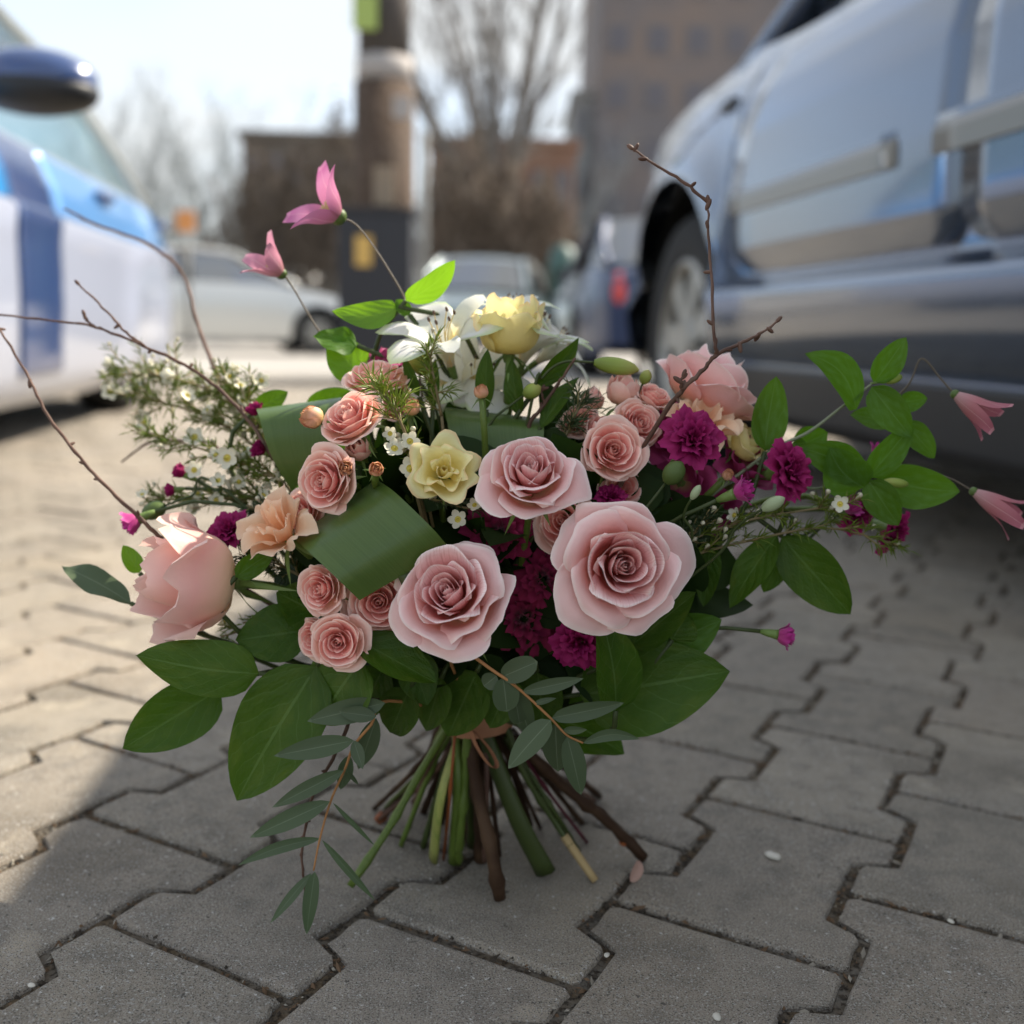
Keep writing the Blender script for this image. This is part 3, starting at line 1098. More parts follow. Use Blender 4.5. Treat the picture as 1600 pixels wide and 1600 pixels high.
        for z in lev:
            a, b = f0(z), f1(z)
            c = 0
            if corner:
                d = min(z - z0, zt - z)
                if d < corner:
                    c = corner - math.sqrt(max(0, corner ** 2 - (corner - d) ** 2))
            for t in ly:
                y = (a + c) + (b - a - 2 * c) * t
                ed = 0
                V.append(Vector((sg * (s.side(y, z) + off + (prof_off(z) if prof_off else 0)), y, z)))
        ny2, nz2 = len(ly), len(lev)
        for j in range(nz2 - 1):
            for i in range(ny2 - 1):
                f = (j * ny2 + i, j * ny2 + i + 1, (j + 1) * ny2 + i + 1, (j + 1) * ny2 + i)
                F.append(f if sg > 0 else f[::-1])
        # returned edge
        ring = [i for i in range(ny2)] + [j * ny2 + ny2 - 1 for j in range(1, nz2)] + [(nz2 - 1) * ny2 + i for i in range(ny2 - 2, -1, -1)] + [j * ny2 for j in range(nz2 - 2, 0, -1)]
        n0 = len(V)
        V += [V[r] - Vector((sg * thick, 0, 0)) for r in ring]
        m_ = len(ring)
        for k in range(m_):
            f = (ring[k], n0 + k, n0 + (k + 1) % m_, ring[(k + 1) % m_])
            F.append(f if sg > 0 else f[::-1])
        me = mesh(name, V, F, m)
        o = link(name, me, parent or s.root)
        return o

    def lamps(s):
        h = s.L / 2
        for sg in (-1, 1):
            for (y, z, m, nm, r) in ((h - .10, .62, m_lamp, 'headlight', (.13, .10, .085)), (-h + .06, .74, m_red, 'tail_light', (.09, .08, .16))):
                g = ellipsoid((sg * (s.side(y, z) - .12), y, z), r, 12, 8)
                link(nm, mesh(nm, g[0], g[1], m), s.root)
        for sg, y in ((1, h), (-1, -h)):
            g = box((0, y + sg * .012, .45), (.5, .02, .11))
            link('number_plate', mesh('plate', g[0], g[1], m_plate, smooth=False), s.root)
        return s


def paint(name, c, metal=.3, rough=.3):
    return mat(name, c, rough, .5, metal=metal, coat=1.0)


# --- the silver-blue car on the right, its left side towards us
yr = math.radians(8.5)
fw = Vector((-math.sin(yr), math.cos(yr), 0))
rt = Vector((math.cos(yr), math.sin(yr), 0))
SA = Vector((.619, 2.086, 0))          # a point on its left side, seen at the door's rear half
m_silver = paint('silver_blue_paint', (.085, .115, .17), .72, .2)
PR = [(.19, -.07), (.215, -.035), (.32, -.02), (.335, -.035), (.345, .0), (.42, .010), (.485, .022), (.50, .022), (.512, .0), (.53, -.022), (.545, -.028),
      (.60, -.006), (.72, .0), (.86, -.004), (.95, -.02), (1.03, -.05), (1.10, -.10)]
cr_ = Car('silver_car', 'silver blue car close on the right seen along its side with grey door mouldings',
          SA + rt * .90 + fw * (-.24), yr, L=4.40, Wd=1.80, prof=PR,
          top=[(-2.2, .95), (-1.9, 1.02), (.0, 1.04), (.7, 1.09), (1.0, 1.12), (1.5, 1.09), (1.95, .98), (2.2, .80)],
          front_ax=1.33, rear_ax=-1.30, wr=.375, arch=.462, clear=.19, arch_flare=.034, end_round=(.10, .10), paint=m_silver,
          roof=[(-1.95, 1.02), (-1.5, 1.55), (-.4, 1.64), (.35, 1.58), (1.25, 1.02)])
SB = .30   # s (distance ahead of SA) = y_local - SB


def fdoor(z):
    return interp(z, [(.50, .74), (.55, .80), (.62, .835), (.75, .85), (.9, .80), (1.04, .68)])


cr_.patch('front_door', -.165, fdoor, .545, 1.03, .010, m_silver, corner=.06)
cr_.patch('rear_door', -1.06, -.175, .545, 1.03, .010, m_silver, corner=.05)
for a, b in ((.03, .83), (-1.0, -.095)):
    mo = cr_.patch('door_moulding', a, b,   .684, .736, .016, m_trim_grey, corner=.004, thick=.03, prof_off=lambda z: -.006 * max(0, (z - .720) / .016))
    cr_.patch('bright_strip', a + .004, b - .004,   .732, .746, .011, m_silver, corner=0, thick=.035, parent=mo)
cr_.patch('sill_trim', -.80, .83, .19, .325, .02, m_black, corner=.01)
cr_.patch('side_repeater', .96, 1.05, .965, .995, .012, m_black, corner=.01)
cr_.lamps()

# --- the white and blue car on the left, its left side towards us, front towards the camera
yl = math.radians(7.35)
bw = Vector((-math.sin(yl), math.cos(yl), 0))       # towards its rear
SL = Vector((-1.376, 2.81, 0))
m_whitep = paint('white_paint', (.40, .44, .56), .1, .3)
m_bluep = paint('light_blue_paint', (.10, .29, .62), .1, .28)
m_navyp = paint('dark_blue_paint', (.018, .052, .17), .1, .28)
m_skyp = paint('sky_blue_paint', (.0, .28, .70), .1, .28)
cl_centre = SL + bw * .62 + Vector((-math.cos(yl), -math.sin(yl), 0)) * .86
cl_ = Car('blue_white_car', 'white and blue car on the left with a dark blue vertical stripe and blue mirror', cl_centre, math.pi + yl, L=4.2, Wd=1.72,
          prof=[(.13, -.08), (.17, -.03), (.24, .0), (.45, .012), (.62, .012), (.70, .02), (.72, -.004), (.80, -.02), (.90, -.06), (.96, -.12)],
          top=[(-2.1, .80), (-2.0, .90), (-1.5, .93), (.6, .93), (1.2, .88), (1.9, .72), (2.1, .6)], clear=.13,
          rear_ax=-1.30, front_ax=1.25, skirts=(-1.30,), paint=m_whitep, roof=[(-2.02, .92), (-1.1, 1.36), (-.4, 1.44), (.3, 1.40), (1.15, .92)],
          end_round=(.04, .12), glass=m_glass, wr=.30, rail=paint('grey_beige_paint', (.36, .38, .36)), pillars=False)
YB = -.42      # y_local of the point SL is +.42 from the front-to-rear midpoint; y_local = .42 - (distance behind SL)


def yl_of(px, z):
    """local y of the left car's side under pixel column px at height z"""
    best = None
    for k in range(400):
        y = -2.1 + 4.2 * k / 399
        w = cl_.M @ Vector((-cl_.side(y, z), y, z))
        q = cam.matrix_world.inverted() @ w
        if q.z > -.1:
            continue
        x = 800 + FPX * q.x / -q.z
        if best is None or abs(x - px) < best[0]:
            best = (abs(x - px), y)
    return best[1]


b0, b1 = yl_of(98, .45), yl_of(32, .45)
cl_.patch('blue_band', -2.03, b0, .715, .905, .006, m_bluep, corner=.02, ny=20)  # colour zones along the side, built as thin panels
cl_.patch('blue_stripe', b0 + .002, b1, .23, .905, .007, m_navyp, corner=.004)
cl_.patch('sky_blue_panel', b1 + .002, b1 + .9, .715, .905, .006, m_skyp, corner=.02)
for px in (155, 245):
    y = yl_of(px, .84)
    g = tube([Vector((-cl_.side(y + t, .845) - .02 - .02 * math.sin((t + .09) / .18 * math.pi), y + t, .845)) for t in (-.09, -.05, 0, .05, .09)], .018, .018, 8)
    link('door_handle', mesh('handle', g[0], g[1], m_navyp), cl_.root)
mc = P(55, 125, 2.45)
Mm = cl_.M.inverted()
mp = Mm @ mc
g = ellipsoid(mp, (.135, .085, .068), 16, 12)
mir = link('wing_mirror', mesh('mirror', [v for v in g[0]], g[1], [m_navyp]), cl_.root)
g2 = ellipsoid(mp + Vector((0, .0, -.024)), (.138, .089, .052), 16, 10)
link('mirror_base', mesh('mirror_base', g2[0], g2[1], m_black), mir)
g = tube([mp + Vector((.12, 0, -.05)), Mm @ (mc + Vector((-.32, 0, -.08)))], .03, .04, 8)
link('mirror_arm', mesh('arm', g[0], g[1], m_black), mir)
cl_.lamps()

# --- cars further back
def far_car(label, px, Y, yaw, c, name='parked_car', metal=.3, **k):
    x = P(px, 600, Y).x
    cc = Car(name, label, Vector((x, Y, 0)), yaw, paint=paint('paint_%02d' % len(MATS), c, metal), group='cars parked behind the bouquet', **k)
    return cc.lamps()


far_car('white car in the left background with its bonnet sloping to the right', 345, 15.0, R(-66), (.60, .60, .57), L=4.1, roof=[(-1.9, .95), (-1.3, 1.30), (-.5, 1.38), (.1, 1.33), (.95, .92)], top=[(-2.05, .85), (-1.6, .95), (.55, .92), (1.2, .84), (1.8, .70), (2.05, .55)])
far_car('pale grey blue car in the middle background behind the white lilies', 752, 16.0, R(172), (.16, .21, .23))
far_car('dark blue car half hidden behind the silver car, red tail light showing', 1008, 11.0, R(2), (.02, .035, .09))
v = P(462, 420, 32)
van = thing('white_van', 'white van standing far back left of the brown post', 'van', Vector((v.x, 32, 0)))
MW[van] = Matrix.Translation((v.x, 32, 0))
g = box((0, 0, 1.12), (1.75, 4.4, 1.6))
link('body', mesh('van_body', g[0], g[1], paint('van_white', (.70, .71, .70), 0)), van)
g = box((0, -2.21, 1.55), (1.4, .03, .55))
link('rear_window', mesh('van_window', g[0], g[1], m_glass_dark), van)
for sx in (-.78, .78):
    for sy in (-1.5, 1.5):
        g = xf(lathe([(.001, .1), (.2, .1), (.32, .08), (.32, -.08), (.001, -.1)], 18, 'X'), Matrix.Translation((sx, sy, .32)))
        link('wheel', mesh('van_wheel', g[0], g[1], m_tyre), van)


# ------------------------------------------------------------------ post, signs, buildings, trees
m_post = mat('weathered_brown_post', (.080, .054, .038), .85, .2, noise=[(6, (.06, .042, .03), .45, .65), (25, (.15, .11, .085), .5, .7)], bump=(30, .5, .02), coords='World')
m_postdark = mat('grey_brown_post', (.075, .065, .058), .85, .2)
m_paper = mat('pale_paper', (.36, .33, .31), .8)
m_green = mat('yellow_green_poster', (.36, .46, .12), .7)
m_steel = mat('galvanised_steel', (.22, .22, .21), .8, .2)
m_sign = mat('orange_sign', (.62, .26, .08), .6)
m_yel = mat('yellow_sign', (.60, .38, .10), .6)
m_cab = mat('dark_cabinet', (.020, .021, .026), .6)
m_teal = mat('teal_bin', (.045, .10, .085), .5)
YP = 8.0
a = P(552, 300, YP)
b = P(648, 300, YP)
pc = Vector(((a.x + b.x) / 2, YP, 0))
pr = (b.x - a.x) / 2
post = thing('utility_post', 'thick brown weathered post with a pale paper band high up', 'post', pc)
ztop, zb1, zb0 = P(600, -80, YP).z, P(600, 92, YP).z, P(600, 132, YP).z


def ring(r0, r1, z0, z1, n=20):
    return lathe([(.001, z0), (r0, z0), (r1, z1), (.001, z1)], n)


link('shaft', mesh('shaft', *ring(pr * 1.06, pr * .98, -.01, zb0)[:2], m_post), post)
link('upper_shaft', mesh('upper_shaft', *ring(pr * .86, pr * .82, zb0, ztop)[:2], m_postdark), post)
link('paper_band', mesh('band', *ring(pr * .90, pr * .90, zb0 + .003, zb1)[:2], m_paper), post)
for (px, py, w, h, m, nm) in ((570, 18, 34, 46, m_green, 'poster'), (628, 168, 26, 30, m_paper, 'notice'), (600, 290, 30, 55, m_paper, 'torn_notice')):
    c = P(px, py, YP - pr * 1.1) - pc
    s = YP / FPX
    g = box((c.x, -pr * 1.02, c.z), (w * s, .03, h * s))
    link(nm, mesh(nm, g[0], g[1], m if nm != 'torn_notice' else mat('dirty_paper', (.26, .20, .14), .8), smooth=False), post)
c = P(590, 440, YP - .45)
cab = thing('cabinet', 'dark cabinet at the foot of the brown post with a small yellow sign', 'cabinet', Vector((c.x, YP - .45, 0)))
zc_ = P(590, 335, YP - .45).z
g = box((0, 0, zc_ / 2), (.50, .36, zc_))
link('housing', mesh('housing', g[0], g[1], m_cab, smooth=False), cab)
g = box((0, 0, zc_ + .012), (.54, .40, .024))
link('lid', mesh('lid', g[0], g[1], m_cab, smooth=False), cab)
c = P(568, 392, YP - .64)
g = box((c.x - cab.location.x, -.19, c.z), (.11, .012, .20))
link('yellow_sign', mesh('yellow_sign', g[0], g[1], m_yel, smooth=False), cab)


def sign_post(px, Y, ytop, w, label, panel=None, m=None, name='sign_post', cat='post'):
    b = P(px, ytop, Y)
    o = thing(name, label, cat, Vector((b.x, Y, 0)))
    link('pole', mesh('pole', *lathe([(.001, 0), (w, 0), (w, b.z), (.001, b.z)], 10)[:2], m_steel), o)
    if panel:
        pw, ph = panel
        g = box((0, -w - .012, b.z - ph / 2), (pw, .02, ph))
        link('panel', mesh('panel', g[0], g[1], m, smooth=False), o)
    return o


sign_post(663, 9.5, 205, .035, 'thin pale steel pole standing right of the brown post')
sign_post(291, 14, 330, .03, 'small orange sign on a pole behind the left car', (.24, .26), m_sign, 'road_sign', 'sign')
b = P(880, 380, 17)
tb = thing('recycling_bin', 'teal green recycling bin in front of the brown hedge', 'bin', Vector((b.x, 17, 0)))
g = lathe([(.001, 0), (.20, 0), (.24, b.z * .8), (.18, b.z * .95), (.001, b.z)], 14)
link('shell', mesh('bin', g[0], g[1], m_teal), tb)
g = lathe([(.10, -.01), (.10, .01), (.001, .012)], 12)
link('opening', mesh('opening', *xf(g, Matrix.Translation((0, -.23, b.z * .72)) @ Matrix.Rotation(R(90), 4, 'X'))[:2], m_black), tb)


def building(name, label, px0, px1, ytop, Y, depth, wall_m, win_m, rows, cols, win=(.55, .5), roof=None, yaw=0.):
    a, b = P(px0, ytop, Y), P(px1, ytop, Y)
    w, h = b.x - a.x, a.z
    o = thing(name, label, 'building', M=Matrix.Translation(((a.x + b.x) / 2, Y + depth / 2, 0)) @ Matrix.Rotation(yaw, 4, 'Z'))
    g = box((0, 0, h / 2), (w, depth, h))
    link('wall', mesh('wall', g[0], g[1], wall_m, smooth=False), o)
    g = box((0, 0, h + .12), (w + .3, depth + .3, .24))
    link('roof', mesh('roof', g[0], g[1], roof or wall_m, smooth=False), o)
    cw, rh = w / cols, h / rows
    m_fr = mat('window_frame', (.19, .175, .17), .7)
    fg = box((0, 0, 0), (cw * win[0] + .12, .06, rh * win[1] + .12))
    fme = mesh('window', fg[0], fg[1], m_fr, smooth=False)
    pgx = box((0, 0, 0), (cw * win[0], .07, rh * win[1]))
    pme = mesh('pane', pgx[0], pgx[1], win_m, smooth=False)
    for r in range(rows):
        for c in range(cols):
            M = Matrix.Translation((-w / 2 + cw * (c + .5), -depth / 2 - .02, rh * (r + .55)))
            f = link('window', fme, o, M)
            link('pane', pme, f, Matrix.Translation((0, -.012, 0)))
    return o


m_tower = mat('grey_brown_render', (.16, .15, .155), .85, .2, noise=[(.25, (.21, .17, .15), .4, .6)], coords='World')
m_lowb = mat('grey_render', (.27, .27, .265), .85, .2)
m_brick = mat('red_brown_wall', (.21, .125, .09), .85, .2, noise=[(.5, (.27, .17, .13), .4, .6)], coords='World')
m_brown = mat('brown_wall', (.125, .105, .088), .85, .2, noise=[(.4, (.16, .14, .12), .4, .6)], coords='World')
m_pane = mat('window_pane', (.135, .13, .145), .7, .2)
building('apartment_block', 'tall grey brown apartment block with bluish windows behind the silver car', 948, 1330, -260, 46, 14, m_tower, m_pane, 9, 6, (.5, .45))
building('office_annex', 'narrow lower grey building left of the apartment block', 897, 947, 150, 47, 8, m_lowb, m_pane, 4, 2)
building('brick_house', 'low red brown house behind the pale blue car', 672, 900, 225, 34, 8, m_brick, m_pane, 2, 6, (.4, .4))
building('brown_house', 'dark brown house left of the weathered post', 378, 556, 215, 38, 8, m_brown, m_pane, 3, 5, (.35, .35))

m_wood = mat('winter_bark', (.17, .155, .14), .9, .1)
m_wood_far = mat('hazed_far_bark', (.30, .32, .32), .9, .1)  # paler bark, distance haze painted into the colour
m_wood_brown = mat('brown_winter_bark', (.15, .12, .095), .9, .1)


def bare_tree(name, label, px, Y, h, seed, m, spread=.5, r=.13, group=None, fan=6, low=.16):
    q = random.Random(seed)
    x = P(px, 500, Y).x
    o = thing(name, label, 'tree', Vector((x, Y, 0)), group)
    fork = Vector((0, 0, h * low))
    link('trunk', mesh('trunk', *tube([Vector((0, 0, -.05)), Vector((.02, 0, h * low * .5)), fork], r, r * .8, 9)[:2], m), o)
    twigs = []
    for k in range(fan):
        a = 2 * math.pi * k / fan + q.uniform(-.4, .4)
        tilt = q.uniform(.25, 1.0) * spread
        d = Vector((math.cos(a) * math.sin(tilt), math.sin(a) * math.sin(tilt), math.cos(tilt)))
        L = h * q.uniform(.55, .85)
        pts = [fork]
        dd = d.copy()
        for i in range(6):
            dd = (dd + Vector((q.uniform(-.14, .14), q.uniform(-.14, .14), q.uniform(-.02, .12)))).normalized()
            pts.append(pts[-1] + dd * L / 6)
        link('limb', mesh('limb', *tube(pts, r * .55, r * .1, 7)[:2], m), o)
        for i in range(1, 7):
            for _ in range(4):
                e = (dd + Vector((q.uniform(-1, 1), q.uniform(-1, 1), q.uniform(-.3, .8))) * .8).normalized()
                l2 = L * q.uniform(.12, .32)
                p0 = pts[i]
                p1 = p0 + e * l2 * .5 + Vector((q.uniform(-.1, .1), q.uniform(-.1, .1), 0)) * l2
                p2 = p0 + e * l2 + Vector((0, 0, .1 * l2))
                twigs.append(tube([p0, p1, p2], r * .12, r * .03, 3))
                for _ in range(4):
                    e2 = (e + Vector((q.uniform(-1, 1), q.uniform(-1, 1), q.uniform(-.4, .9))) * .8).normalized()
                    twigs.append(tube([p1, p1 + e2 * l2 * .5], r * .06, r * .02, 3))
    g = join(twigs)
    link('twigs', mesh('twigs', g[0], g[1], m, smooth=False), o, kind='stuff')
    return o


bare_tree('bare_tree', 'tall leafless tree with fanned pale limbs right of the weathered post', 765, 27, 13, 3, m_wood, .46, .24, None, 9, .20)
FARL = ['short pale leafless tree directly above the rear of the left car', 'pale leafless tree behind the small orange sign', 'low pale leafless tree between the orange sign and the brown house',
        'tall pale leafless tree touching the left end of the brown house', 'tallest pale leafless tree rising behind the brown house', 'pale leafless tree seen through the left car windows',
        'pale leafless tree above the right end of the red brown house', 'pale leafless tree in front of the narrow grey building']
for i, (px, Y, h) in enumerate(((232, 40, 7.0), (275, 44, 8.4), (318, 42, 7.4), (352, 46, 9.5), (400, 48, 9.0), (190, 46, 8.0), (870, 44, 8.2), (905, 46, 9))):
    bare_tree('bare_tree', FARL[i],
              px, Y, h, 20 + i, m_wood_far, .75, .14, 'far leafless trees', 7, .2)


def bush(name, label, px, Y, w, h, m, seed, n=2600):
    q = random.Random(seed)
    x = P(px, 500, Y).x
    o = thing(name, label, 'shrub', Vector((x, Y, 0)), 'brown winter shrubs along the back')
    gs = []
    for k in range(7):
        a = q.uniform(0, 6.28)
        gs.append(tube([Vector((0, 0, 0)), Vector((math.cos(a) * w * .2, math.sin(a) * .3, h * .4)), Vector((math.cos(a) * w * .4, math.sin(a) * .5, h * .85))], .05, .02, 5))
    g = join(gs)
    link('stems', mesh('stems', g[0], g[1], m), o)
    V, F = [], []
    for k in range(n):
        u, v, z = q.gauss(0, .28), q.gauss(0, .22), q.random() ** .8
        c = Vector((u * w * (1.15 - .5 * z), v * 1.6, z * h * (1 - .35 * min(1, abs(u) * 2) + q.uniform(-.06, .06))))
        s = q.uniform(.05, .14)
        d1 = Vector((q.uniform(-1, 1), q.uniform(-1, 1), q.uniform(-.2, 1.4))).normalized() * s * 2
        d2 = Vector((q.uniform(-1, 1), q.uniform(-1, 1), q.uniform(-1, 1))).normalized() * s * .5
        n0 = len(V)
        V += [c - d1, c + d2, c + d1]
        F.append((n0, n0 + 1, n0 + 2))
    link('twigs', mesh('shrub_twigs', V, F, m, smooth=False), o, kind='stuff')


BUSHL = ['dark brown winter shrub at the left end of the brown house', 'dark brown winter shrub behind the white van', 'dark brown winter shrub touching the left side of the weathered post',
         'brown winter shrub touching the thin steel pole', 'brown winter shrub left under the fanned bare tree', 'brown winter shrub right under the fanned bare tree', 'brown winter shrub beside the teal bin',
         'low grey brown shrub behind the tail of the left car', 'low grey brown shrub behind the orange sign']
for i, (px, Y, w, h) in enumerate(((410, 24, 2.8, 4.2), (470, 25, 2.8, 4.6), (530, 24, 2.6, 5.2), (690, 25, 2.4, 4.4), (735, 24, 2.6, 4.7), (790, 25, 2.8, 4.4),
                                   (845, 24, 2.2, 3.9), (250, 26, 2.8, 2.0), (330, 27, 2.6, 2.4))):
    bush('winter_shrub', BUSHL[i],
         px, Y, w, h, m_wood_brown, 60 + i)


# ------------------------------------------------------------------ the bouquet: roses
GR = 'large dusty pink roses'
flower('rose', 'large dusty pink rose at the top middle of the bouquet, below the yellow bloom', 'rose', GR, 'big0', 830, 738, .615, 79, (-.02, .66, .75), .3)
flower('rose', 'large dusty pink rose at the lower middle, leaning left beside a small coral rose', 'rose', GR, 'big1', 702, 928, .60, 100, (-.20, .52, .84), 1.5,
       end=[(655, 1210, .71), (610, 1290, .70), (547, 1385, None)], stem_r=.0026)
flower('rose', 'large dusty pink rose facing the camera, right of the middle', 'rose', GR, 'big2', 972, 884, .60, 106, (.12, .24, 1), 4.4,
       end=[(745, 1230, .69), (768, 1330, .67), (781, 1404, None)], stem_r=.0044, stem_m=m_bark)
flower('rose', 'pale pink rose seen from the side at the back right, crossed by a twig', 'rose', GR, 'side', 1112, 600, .72, 84, (.50, .82, -.05), 2.0,
       end=[(880, 1225, .73), (950, 1282, .735), (1008, 1341, None)], stem_r=.0034, stem_m=m_bark)
flower('lisianthus', 'big blush and cream bloom facing left at the left end of the bouquet', 'flower', 'ruffled lisianthus blooms', 'lis_blush', 288, 903, .655, 78, (-.90, .12, .36), 2.6, calyx=CALYX, squash=1.6)

GS = 'small salmon spray roses'
SPRAY = [
    ('spray rose lit by the sun, highest of the left cluster', 'spray0', 588, 588, .70, 44, (-.10, .85, .25)),
    ('open spray rose between the left strap leaf loop and the bright needles', 'spray1', 544, 652, .655, 46, (-.38, .62, .5)),
    ('small half closed spray rose in front of the left strap leaf loop', 'bud', 488, 652, .66, 30, (-.8, .35, .35)),
    ('spray rose squeezed above the folded diamond shaped leaf', 'spray2', 507, 752, .64, 46, (-.45, .1, .85)),
    ('spray rose below the lower left corner of the folded leaf', 'spray0', 501, 921, .62, 38, (-.42, .15, .85)),
    ('spray rose low on the left above the dark green leaves', 'spray1', 528, 1003, .61, 42, (-.05, .12, 1)),
    ('spray rose half hidden behind the lowest left spray rose', 'spray2', 490, 997, .63, 31, (-.5, .1, .8)),
    ('coral spray rose tucked behind the left edge of the lower big rose', 'spray2', 592, 940, .625, 50, (.0, .12, 1)),
    ('upright pale spray rose under the green lisianthus bud', 'rosebud', 973, 610, .70, 38, (.05, .95, .15)),
    ('spray rose in the left of the trio right of the top big rose', 'rosebud', 935, 675, .68, 36, (.1, .75, .5)),
    ('open spray rose in front of the trio right of the top big rose', 'spray1', 958, 704, .655, 45, (.15, .32, .9)),
    ('spray rose in the right of the trio beside the magenta carnation', 'spray0', 1000, 661, .68, 34, (.35, .35, .85)),
]
for lab, t, x, y, Y, r, ax in SPRAY:
    flower('spray_rose', 'salmon ' + lab, 'rose', GS, t, x, y, Y, r, ax)
SPRAY2 = [('upright spray rose left of the pale one under the green bud', 'rosebud', 925, 625, .715, 28, (-.1, .95, .2)),
          ('small spray rose under the green bud, right of the pale upright one', 'spray0', 1022, 618, .70, 28, (.3, .8, .4)),
          ('small spray rose behind the trio, near the dark needles', 'spray1', 905, 655, .70, 28, (-.2, .7, .6)),
          ('small spray rose low between the trio and the right big rose', 'spray2', 975, 762, .675, 30, (.2, .3, .9)),
          ('spray rose half hidden behind the left loop and the open spray rose', 'spray2', 612, 622, .70, 34, (.2, .7, .6)),
          ('spray rose peeping out left of the pale yellow bloom', 'rosebud', 560, 700, .655, 30, (-.1, .5, .8)),
          ('spray rose behind the peach bloom, lowest of the upper left cluster', 'spray1', 470, 800, .67, 34, (-.4, .4, .8)),
          ('spray rose in shade left of the right big rose', 'spray2', 880, 815, .655, 44, (-.3, .4, .8))]
for lab, t, x, y, Y, r, ax in SPRAY2:
    flower('spray_rose', 'salmon ' + lab, 'rose', GS, t, x, y, Y, r, ax)
GB = 'unopened spray rose buds'
for lab, x, y, Y, r, ax in (('pink bud beside the sunlit top spray rose', 626, 596, .70, 22, (.1, 1, .1)),
                            ('pink bud behind the bright needles', 643, 636, .66, 23, (.1, .9, .3)),
                            ('brown edged bud just above the top of the folded leaf', 540, 732, .635, 21, (.1, .25, .9)),
                            ('brown edged bud behind the folded leaf bud, higher up', 527, 708, .65, 18, (-.2, .7, .6)),
                            ('round pinkish bud right of the top of the folded leaf', 588, 733, .62, 20, (.2, .35, .9)),
                            ('orange bud alone under the white lilies', 752, 612, .655, 19, (-.1, .95, .3)),
                            ('tiny orange bud under the right magenta carnation', 1137, 742, .66, 15, (.3, .6, .7))):
    flower('rose_bud', lab, 'bud', GB, 'bud', x, y, Y, r, ax)

GL = 'ruffled lisianthus blooms'
flower('lisianthus', 'pale yellow ruffled bloom left of the top big rose', 'flower', GL, 'lis_open', 694, 733, .625, 46, (.12, .50, .85), 1.0)
flower('lisianthus', 'yellow cup shaped bloom standing upright at the top of the bouquet', 'flower', GL, 'lis_yellow', 796, 508, .715, 52, (.0, 1, .12), 2.2, calyx=CALYX, squash=1.35)
flower('lisianthus', 'peach frilled bloom behind the left corner of the folded leaf', 'flower', GL, 'frill', 432, 826, .645, 60, (-.40, .55, .6), 1.0)
flower('lisianthus', 'peach frilled bloom under the pale rose at the right', 'flower', GL, 'frill', 1098, 660, .69, 56, (.25, .75, .45), 2.0)
flower('lisianthus', 'cream yellow bloom peeping out behind the right carnation', 'flower', GL, 'lis_yellow', 1165, 692, .705, 32, (.5, .6, .4), 1.0)
GP = 'plum pink blooms between the carnations'
for lab, x, y, Y, r, ax in (('plum pink bloom left of the upper carnation', 1048, 675, .69, 42, (-.3, .5, .7)), ('plum pink bloom below the upper carnation', 1065, 755, .69, 46, (-.1, .1, .9)),
                            ('plum pink bloom with a pointed petal between the carnations', 1172, 722, .70, 44, (.2, .6, .6)), ('plum pink bloom low behind the bright half open carnation', 1120, 800, .70, 36, (.2, -.2, .9)),
                            ('pinkish bloom behind the topmost spray rose', 612, 556, .74, 30, (.1, .9, .1))):
    flower('plum_bloom', lab, 'flower', GP, 'lis_plum', x, y, Y, r, ax)

GC = 'dark magenta carnations'
for lab, t, x, y, Y, r, ax, cx in (
        ('dark magenta carnation right of the salmon trio', 'carn0', 1086, 682, .655, 44, (.12, .5, .8), CALYX),
        ('dark magenta carnation furthest right in the flower dome, beside round leaves', 'carn1', 1240, 735, .675, 43, (.55, .25, .75), TUBE),
        ('dark red carnation left of the needles beside the peach bloom', 'carn2', 356, 826, .68, 31, (-.2, .6, .7), TUBE),
        ('dark magenta carnation under the right big rose', 'carn1', 908, 1006, .625, 42, (-.12, -.05, 1), CALYX),
        ('dark carnation low at the right with the round leaves above', 'carn0', 1342, 806, .70, 30, (.4, -.2, .8), TUBE),
        ('dark carnation at the far right under the big pale leaf', 'carn2', 1401, 836, .71, 32, (.6, -.3, .6), TUBE),
        ('magenta carnation peeping out between the two right big roses', 'carn2', 955, 772, .655, 22, (.0, .8, .5), CALYX)):
    flower('carnation', lab, 'carnation', GC, t, x, y, Y, r, ax, calyx=cx)
for lab, x, y, Y, r in (('wine red carnation in the shade between the two middle big roses', 782, 832, .66, 46), ('almost black red carnation deep below the middle big roses', 818, 968, .67, 50), ('wine red carnation in the gap left of the right big rose, under the other two', 852, 905, .665, 44),
                        ('wine red carnation in shade under the peach bloom behind the small roses', 560, 870, .68, 36)):
    flower('carnation', lab, 'carnation', GC, 'carn_dark', x, y, Y, r, (.05, .15, 1))
GH = 'half open carnations with green tubes'
